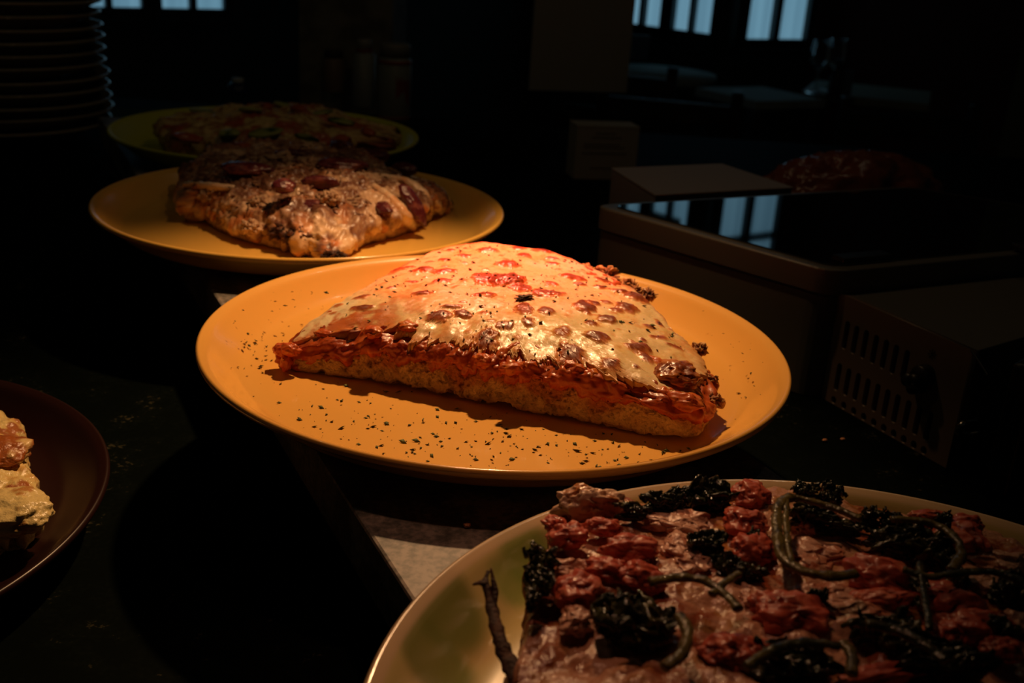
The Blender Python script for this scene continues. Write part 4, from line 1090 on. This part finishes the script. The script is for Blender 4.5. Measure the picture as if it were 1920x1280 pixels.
# ------------------------------------------------------------------ things standing behind the plates
# hanging card
hzc = -.03
h0, h1 = at(991, 169, hzc), at(1174, 174, hzc)
k = 1.0
hc = thing('hanging_card', 'large plain cardboard sign hanging blank side out above the counter', 'sign', (h0.x, h0.y, hzc))
dh = (h1 - h0).to_2d().normalized()
c = (h0 + h1) / 2
MB().box((c.x, c.y, hzc + .30), ((h1 - h0).to_2d().length, .004, .60), math.atan2(dh.y, dh.x)).build('card', M_paper, hc, bevel=.0006)
MB().box((c.x, c.y + .002, hzc + .606), ((h1 - h0).to_2d().length + .004, .010, .012), math.atan2(dh.y, dh.x)).build('clip_rail', M_black, hc)
for s_ in (-.06, .06):
    V, F, T = tube([(c.x + s_, c.y, hzc + .612), (c.x + s_, c.y, 1.2), (c.x + s_, c.y, 2.02)], .0008, 6)
    link('cord', np_mesh('cord', rel(V, hc), quads=F, tris=T), hc, M_black)
# box with printed lines
q0, q1 = at(1075, 336, -.0595), at(1190, 338, -.0595)
tm = thing('card_box', 'small cardboard box with faint printed lines, behind the warming appliance', 'box', (q0.x, q0.y, -.0595))
dd = (q1 - q0).to_2d(); Lb = dd.length; rz = math.atan2(dd.y, dd.x); nb = Vector((-dd.y, dd.x)).normalized()
cbx = (q0 + q1) / 2
MB().box((cbx.x + nb.x * .02, cbx.y + nb.y * .02, -.0260), (Lb, .04, .067), rz).build('box_body', M_paper, tm, bevel=.0008)
MB().box((cbx.x + nb.x * .02, cbx.y + nb.y * .02, .0082), (Lb + .001, .041, .0012), rz).build('lid', M_paper, tm, bevel=.0003)
M_ink = principled('brown_ink', (.05, .04, .03), .8)
for zz_, x0, x1 in [(.047, .3, .62), (.043, .25, .72), (.036, .12, .70), (.033, .12, .78), (.027, .10, .82), (.012, .25, .6)]:
    cc = q0 + (q1 - q0) * ((x0 + x1) / 2)
    MB().box((cc.x - nb.x * .0002, cc.y - nb.y * .0002, -.0595 + zz_ * 1.25), (Lb * (x1 - x0), .0004, .0010), rz).build('printed_line', M_ink, tm)

def lathe_thing(parent, name, prof, mat, n=40, z=0.0):
    V, Q = lathe(prof, n); V[:, 2] += z
    return link(name, np_mesh(name, V, quads=Q[:, ::-1]), parent, mat)
def jar(px, py, ytop, wpx, label, cols, lidcol, name='spice_jar', taper=1.0, zb_=-.0598):
    p = at(px, py, zb_); sc_ = FPX / ((p - Vector((0, 0, CZ))).length)
    h = (py - ytop) / sc_ * 1.02; r = wpx / 2 / sc_
    t = thing(name, label, 'jar', (p.x, p.y, zb_))
    mb = principled(name + '_body', cols, .45)
    lathe_thing(t, 'jar_body', [(.0001, 0), (r * .95, 0), (r, .002), (r, h * .78), (r * .9 * taper, h * .82), (r * .8 * taper, h * .835), (.0001, h * .835)], mb)
    lathe_thing(t, 'lid', [(.0001, h * .836), (r * .92 * taper, h * .836), (r * .92 * taper, h * .98), (r * .85 * taper, h), (.0001, h)], principled(name + '_lid', lidcol, .5))
    return t, r, h, mb
jar(625, 172, 101, 36, 'small spice jar with a dark lid in the dark at the back, leftmost of three', (.24, .15, .08), (.03, .015, .015))
t_, r_, h_, _ = jar(682, 200, 84, 40, 'white bottle with narrow neck and red collar between the two jars at the back', (.26, .28, .25), (.32, .31, .28), taper=.72)
lathe_thing(t_, 'collar_band', [(r_ * .70, h_ * .815), (r_ * .76, h_ * .815), (r_ * .76, h_ * .86), (r_ * .70, h_ * .86)], principled('red_band', (.25, .03, .02), .5))
t_, r_, h_, _ = jar(738, 224, 92, 60, 'white tin with red bands, rightmost and largest of the jars at the back', (.26, .28, .24), (.22, .22, .18))
for za, zb2 in ((.74, .79), (.03, .06)):
    lathe_thing(t_, 'red_band', [(r_ * 1.0, h_ * za), (r_ * 1.015, h_ * za), (r_ * 1.015, h_ * zb2), (r_ * 1.0, h_ * zb2)], principled('tin_red_band', (.28, .05, .03), .5))
V = []
for i in range(9):
    a = -1.35 + i * .13
    top = .62 - .10 * abs(math.sin(i * 1.7)); bot = .30 + .03 * i if i < 5 else .42 - .03 * i
    for z in (bot, top): V.append((r_ * 1.012 * math.cos(a), r_ * 1.012 * math.sin(a), h_ * z))
F = [(2 * i, 2 * i + 2, 2 * i + 3, 2 * i + 1) for i in range(8)]
link('red_print', np_mesh('red_print', V, quads=np.array(F)), t_, principled('red_ink', (.25, .05, .03), .5))
p = at(447, 176, -.0598)
sb = thing('small_bottle', 'tiny bottle with a pale cap in the dark behind the courgette slice', 'bottle', (p.x, p.y, -.0598))
lathe_thing(sb, 'bottle_body', [(.0001, 0), (.018, 0), (.019, .003), (.019, .012), (.012, .019), (.0001, .019)], principled('blue_glass', (.02, .03, .09), .2), 28)
lathe_thing(sb, 'cap', [(.0001, .0192), (.010, .0192), (.010, .027), (.0001, .027)], principled('pale_cap', (.6, .62, .6), .4), 28)
p = at(252, 236, -.0595)
tb = thing('folded_cloth', 'folded teal cloth lying between the plate stack and the green plate', 'cloth', (p.x, p.y, -.0598))
M_teal = noise_bump(principled('teal_cloth', (.03, .10, .09), .9), 300, .5)
MB().box((p.x, p.y + .02, -.056), (.085, .10, .0072), .3).build('cloth_fold', M_teal, tb, bevel=.003, seg=3)
MB().box((p.x + .002, p.y + .022, -.0488), (.080, .094, .0068), .33).build('cloth_fold', M_teal, tb, bevel=.003, seg=3)

# carton behind the appliance with a crinkled bag on it
q0 = at(1222, 352, .055); q1 = at(1330, 362, .055)
ct = thing('carton', 'flat pale carton behind the black glass top', 'box', (q0.x, q0.y + .03, -.06))
cc0 = at(1218, 340, .078).to_2d(); cc1 = at(1312, 364, .078).to_2d(); cc2 = cc1 + Vector((.10, .07)); cc3 = at(1240, 335, .078).to_2d() + Vector((.10, .075))
c_q = [P0.lerp(P3, .28), P0.lerp(P3, .62)]
n_b = Vector((-(P3 - P0).y, (P3 - P0).x)).normalized(); n_b = n_b if n_b.y > 0 else -n_b
c_a, c_b = c_q[0] + n_b * .010, c_q[1] + n_b * .010
MB().prism(T2([c_a - (P3 - P0).normalized() * .03, c_b, c_b + n_b * .10, c_a + n_b * .10 - (P3 - P0).normalized() * .01]), -.0595, HB + .001).build('carton_body', principled('pale_carton', (.30, .25, .22), .7), ct, bevel=.0008)
MB().prism(T2([c_a - (P3 - P0).normalized() * .031 - n_b * .001, c_b + (P3 - P0).normalized() * .001 - n_b * .001, c_b + n_b * .101, c_a + n_b * .101 - (P3 - P0).normalized() * .01]), HB + .0013, HB + .0030).build('lid', principled('pale_carton_lid', (.34, .28, .25), .7), ct, bevel=.0005)
bp = at(1425, 350, .078)
M_bag = noise_bump(principled('crinkled_bag_film', (.20, .055, .03), .25), 60, .8, .004)
bagp = P0.lerp(P3, .92) + n_b * .060
bag = blob('plastic_bag', (bagp.x + .02, bagp.y + .02, -.0015), (.11, .050, .051), None, M_bag, lambda W, n: np.ones((len(W), 3)), amp=.16, scale=1.8, sub=5, oct_=5, ridged=True, fold=.05, rz=.45)
tag(bag, 'crinkled reddish brown plastic bag behind the black glass top', 'bag')

# ------------------------------------------------------------------ dining room: tables, chairs, glasses
ZT = -.23
def dining_table(c, sx, sy, rz, label, mat, round_=False):
    t = thing('dining_table', label, 'table', (c[0], c[1], FLOOR), rz)
    if round_:
        lathe_thing(t, 'tabletop', [(.0001, .72), (sx, .72), (sx, .75), (.0001, .75)], mat, 48)
        lathe_thing(t, 'pedestal', [(.0001, 0), (.22, 0), (.22, .02), (.04, .05), (.035, .70), (.08, .72), (.0001, .72)], M_wood, 24)
    else:
        MB().box((0, 0, .735), (sx, sy, .03)).build('tabletop', mat, t, bevel=.004, world=False)
        for i in (-1, 1):
            for j in (-1, 1):
                MB().box((i * (sx / 2 - .04), j * (sy / 2 - .04), .36), (.045, .045, .72)).build('leg', M_wood, t, world=False)
    return t
ta = at(1228, 133, ZT); dining_table((ta.x, ta.y), .24, 0, 0, 'round pale-topped table below the hanging card side windows', M_cloth, True)
tb_ = at(1440, 182, ZT); dining_table((tb_.x - .01, tb_.y + .09), .32, .32, .55, 'square pale table in the middle of the dining room, left of the wine glasses', M_cloth)
M_tt = principled('pale_wood_top', (.35, .32, .22), .5)
tc_ = at(1545, 172, ZT); dining_table((tc_.x + .20, tc_.y + .12), .44, .44, -.35, 'square wooden table under the wine glasses', M_tt)
def make_chair(label, loc, rz):
    t = thing('dining_chair', label, 'chair', (loc[0], loc[1], FLOOR), rz, 'dark dining chairs at the tables')
    MB().box((0, 0, .44), (.42, .42, .035)).build('seat', M_wood, t, bevel=.008, world=False)
    for i in (-1, 1):
        MB().box((i * .185, -.185, .21), (.035, .035, .42)).build('leg', M_wood, t, world=False)
        MB().box((i * .185, .185, .425), (.032, .032, .85)).build('back_post', M_wood, t, bevel=.005, world=False)
    for z in (.56, .67, .78):
        MB().box((0, .185, z), (.34, .018, .06)).build('back_slat', M_wood, t, bevel=.004, world=False)
    return t
def dup(root, label, loc, rz):
    r = root.copy(); COL.objects.link(r); r.location = (loc[0], loc[1], FLOOR); r.rotation_euler = (0, 0, rz); r['label'] = label
    for ch in list(root.children):
        c_ = ch.copy(); COL.objects.link(c_); c_.parent = r
    return r
q = at(1392, 149, FLOOR + .85)
ch0 = make_chair('dark ladder-back chair left of the square pale table', (q.x - .22, q.y - .10), math.pi * .95)
dup(ch0, 'dark ladder-back chair in front of the table with wine glasses', (q.x + .42, q.y - .06), math.pi * 1.02)
dup(ch0, 'dark ladder-back chair behind, below the second window right of the card', (q.x - .30, q.y + .46), math.pi * .9)
gp = [(.0001, 0), (.032, 0), (.032, .002), (.005, .006), (.0035, .012), (.0035, .075), (.008, .082), (.028, .098), (.036, .120), (.034, .150), (.029, .180), (.0282, .180), (.0332, .150), (.0350, .120), (.027, .100), (.007, .084), (.0001, .083)]
Vg, Qg = lathe(smooth_prof(gp, 2), 32); gme = np_mesh('wine_glass', Vg, quads=Qg[:, ::-1])
for (px, py), lb in (((1530, 176), 'wine glass on the right-hand table, left one'), ((1560, 170), 'wine glass on the right-hand table beside the brown bottle')):
    p = at(px, py, ZT + .0005); o = link('wine_glass', gme, None, M_glass); o.location = p + Vector((0, .02, 0)); tag(o, lb, 'glass', 'wine glasses on the right-hand table')
p = at(1563, 186, ZT); bt = thing('sauce_bottle', 'dark brown bottle on the table in front of the wine glasses', 'bottle', (p.x, p.y + .005, ZT))
lathe_thing(bt, 'bottle_body', [(.0001, 0), (.022, 0), (.024, .003), (.024, .075), (.012, .095), (.010, .12), (.0001, .12)], principled('brown_bottle', (.05, .015, .008), .3), 28)
lathe_thing(bt, 'cap', [(.0001, .1202), (.011, .1202), (.011, .135), (.0001, .135)], M_black, 20)
p = at(1584, 187, ZT); MBm = MB()
mn = tag(MB().box((p.x, p.y, ZT + .0505), (.034, .012, .10), .3).build('menu_card', principled('blue_grey_card', (.16, .19, .25), .6), None, bevel=.001), 'upright blue-grey menu card at the right end of the table with glasses', 'menu')
p = at(1194, 114, ZT - .0)
mn = tag(MB().box((p.x - .01, p.y + .02, ZT + .0525), (.115, .02, .104), .1).build('menu_card', principled('blue_white_card', (.20, .22, .28), .6), None, bevel=.001), 'pale blue menu holder standing on the round table beside the hanging card', 'menu')
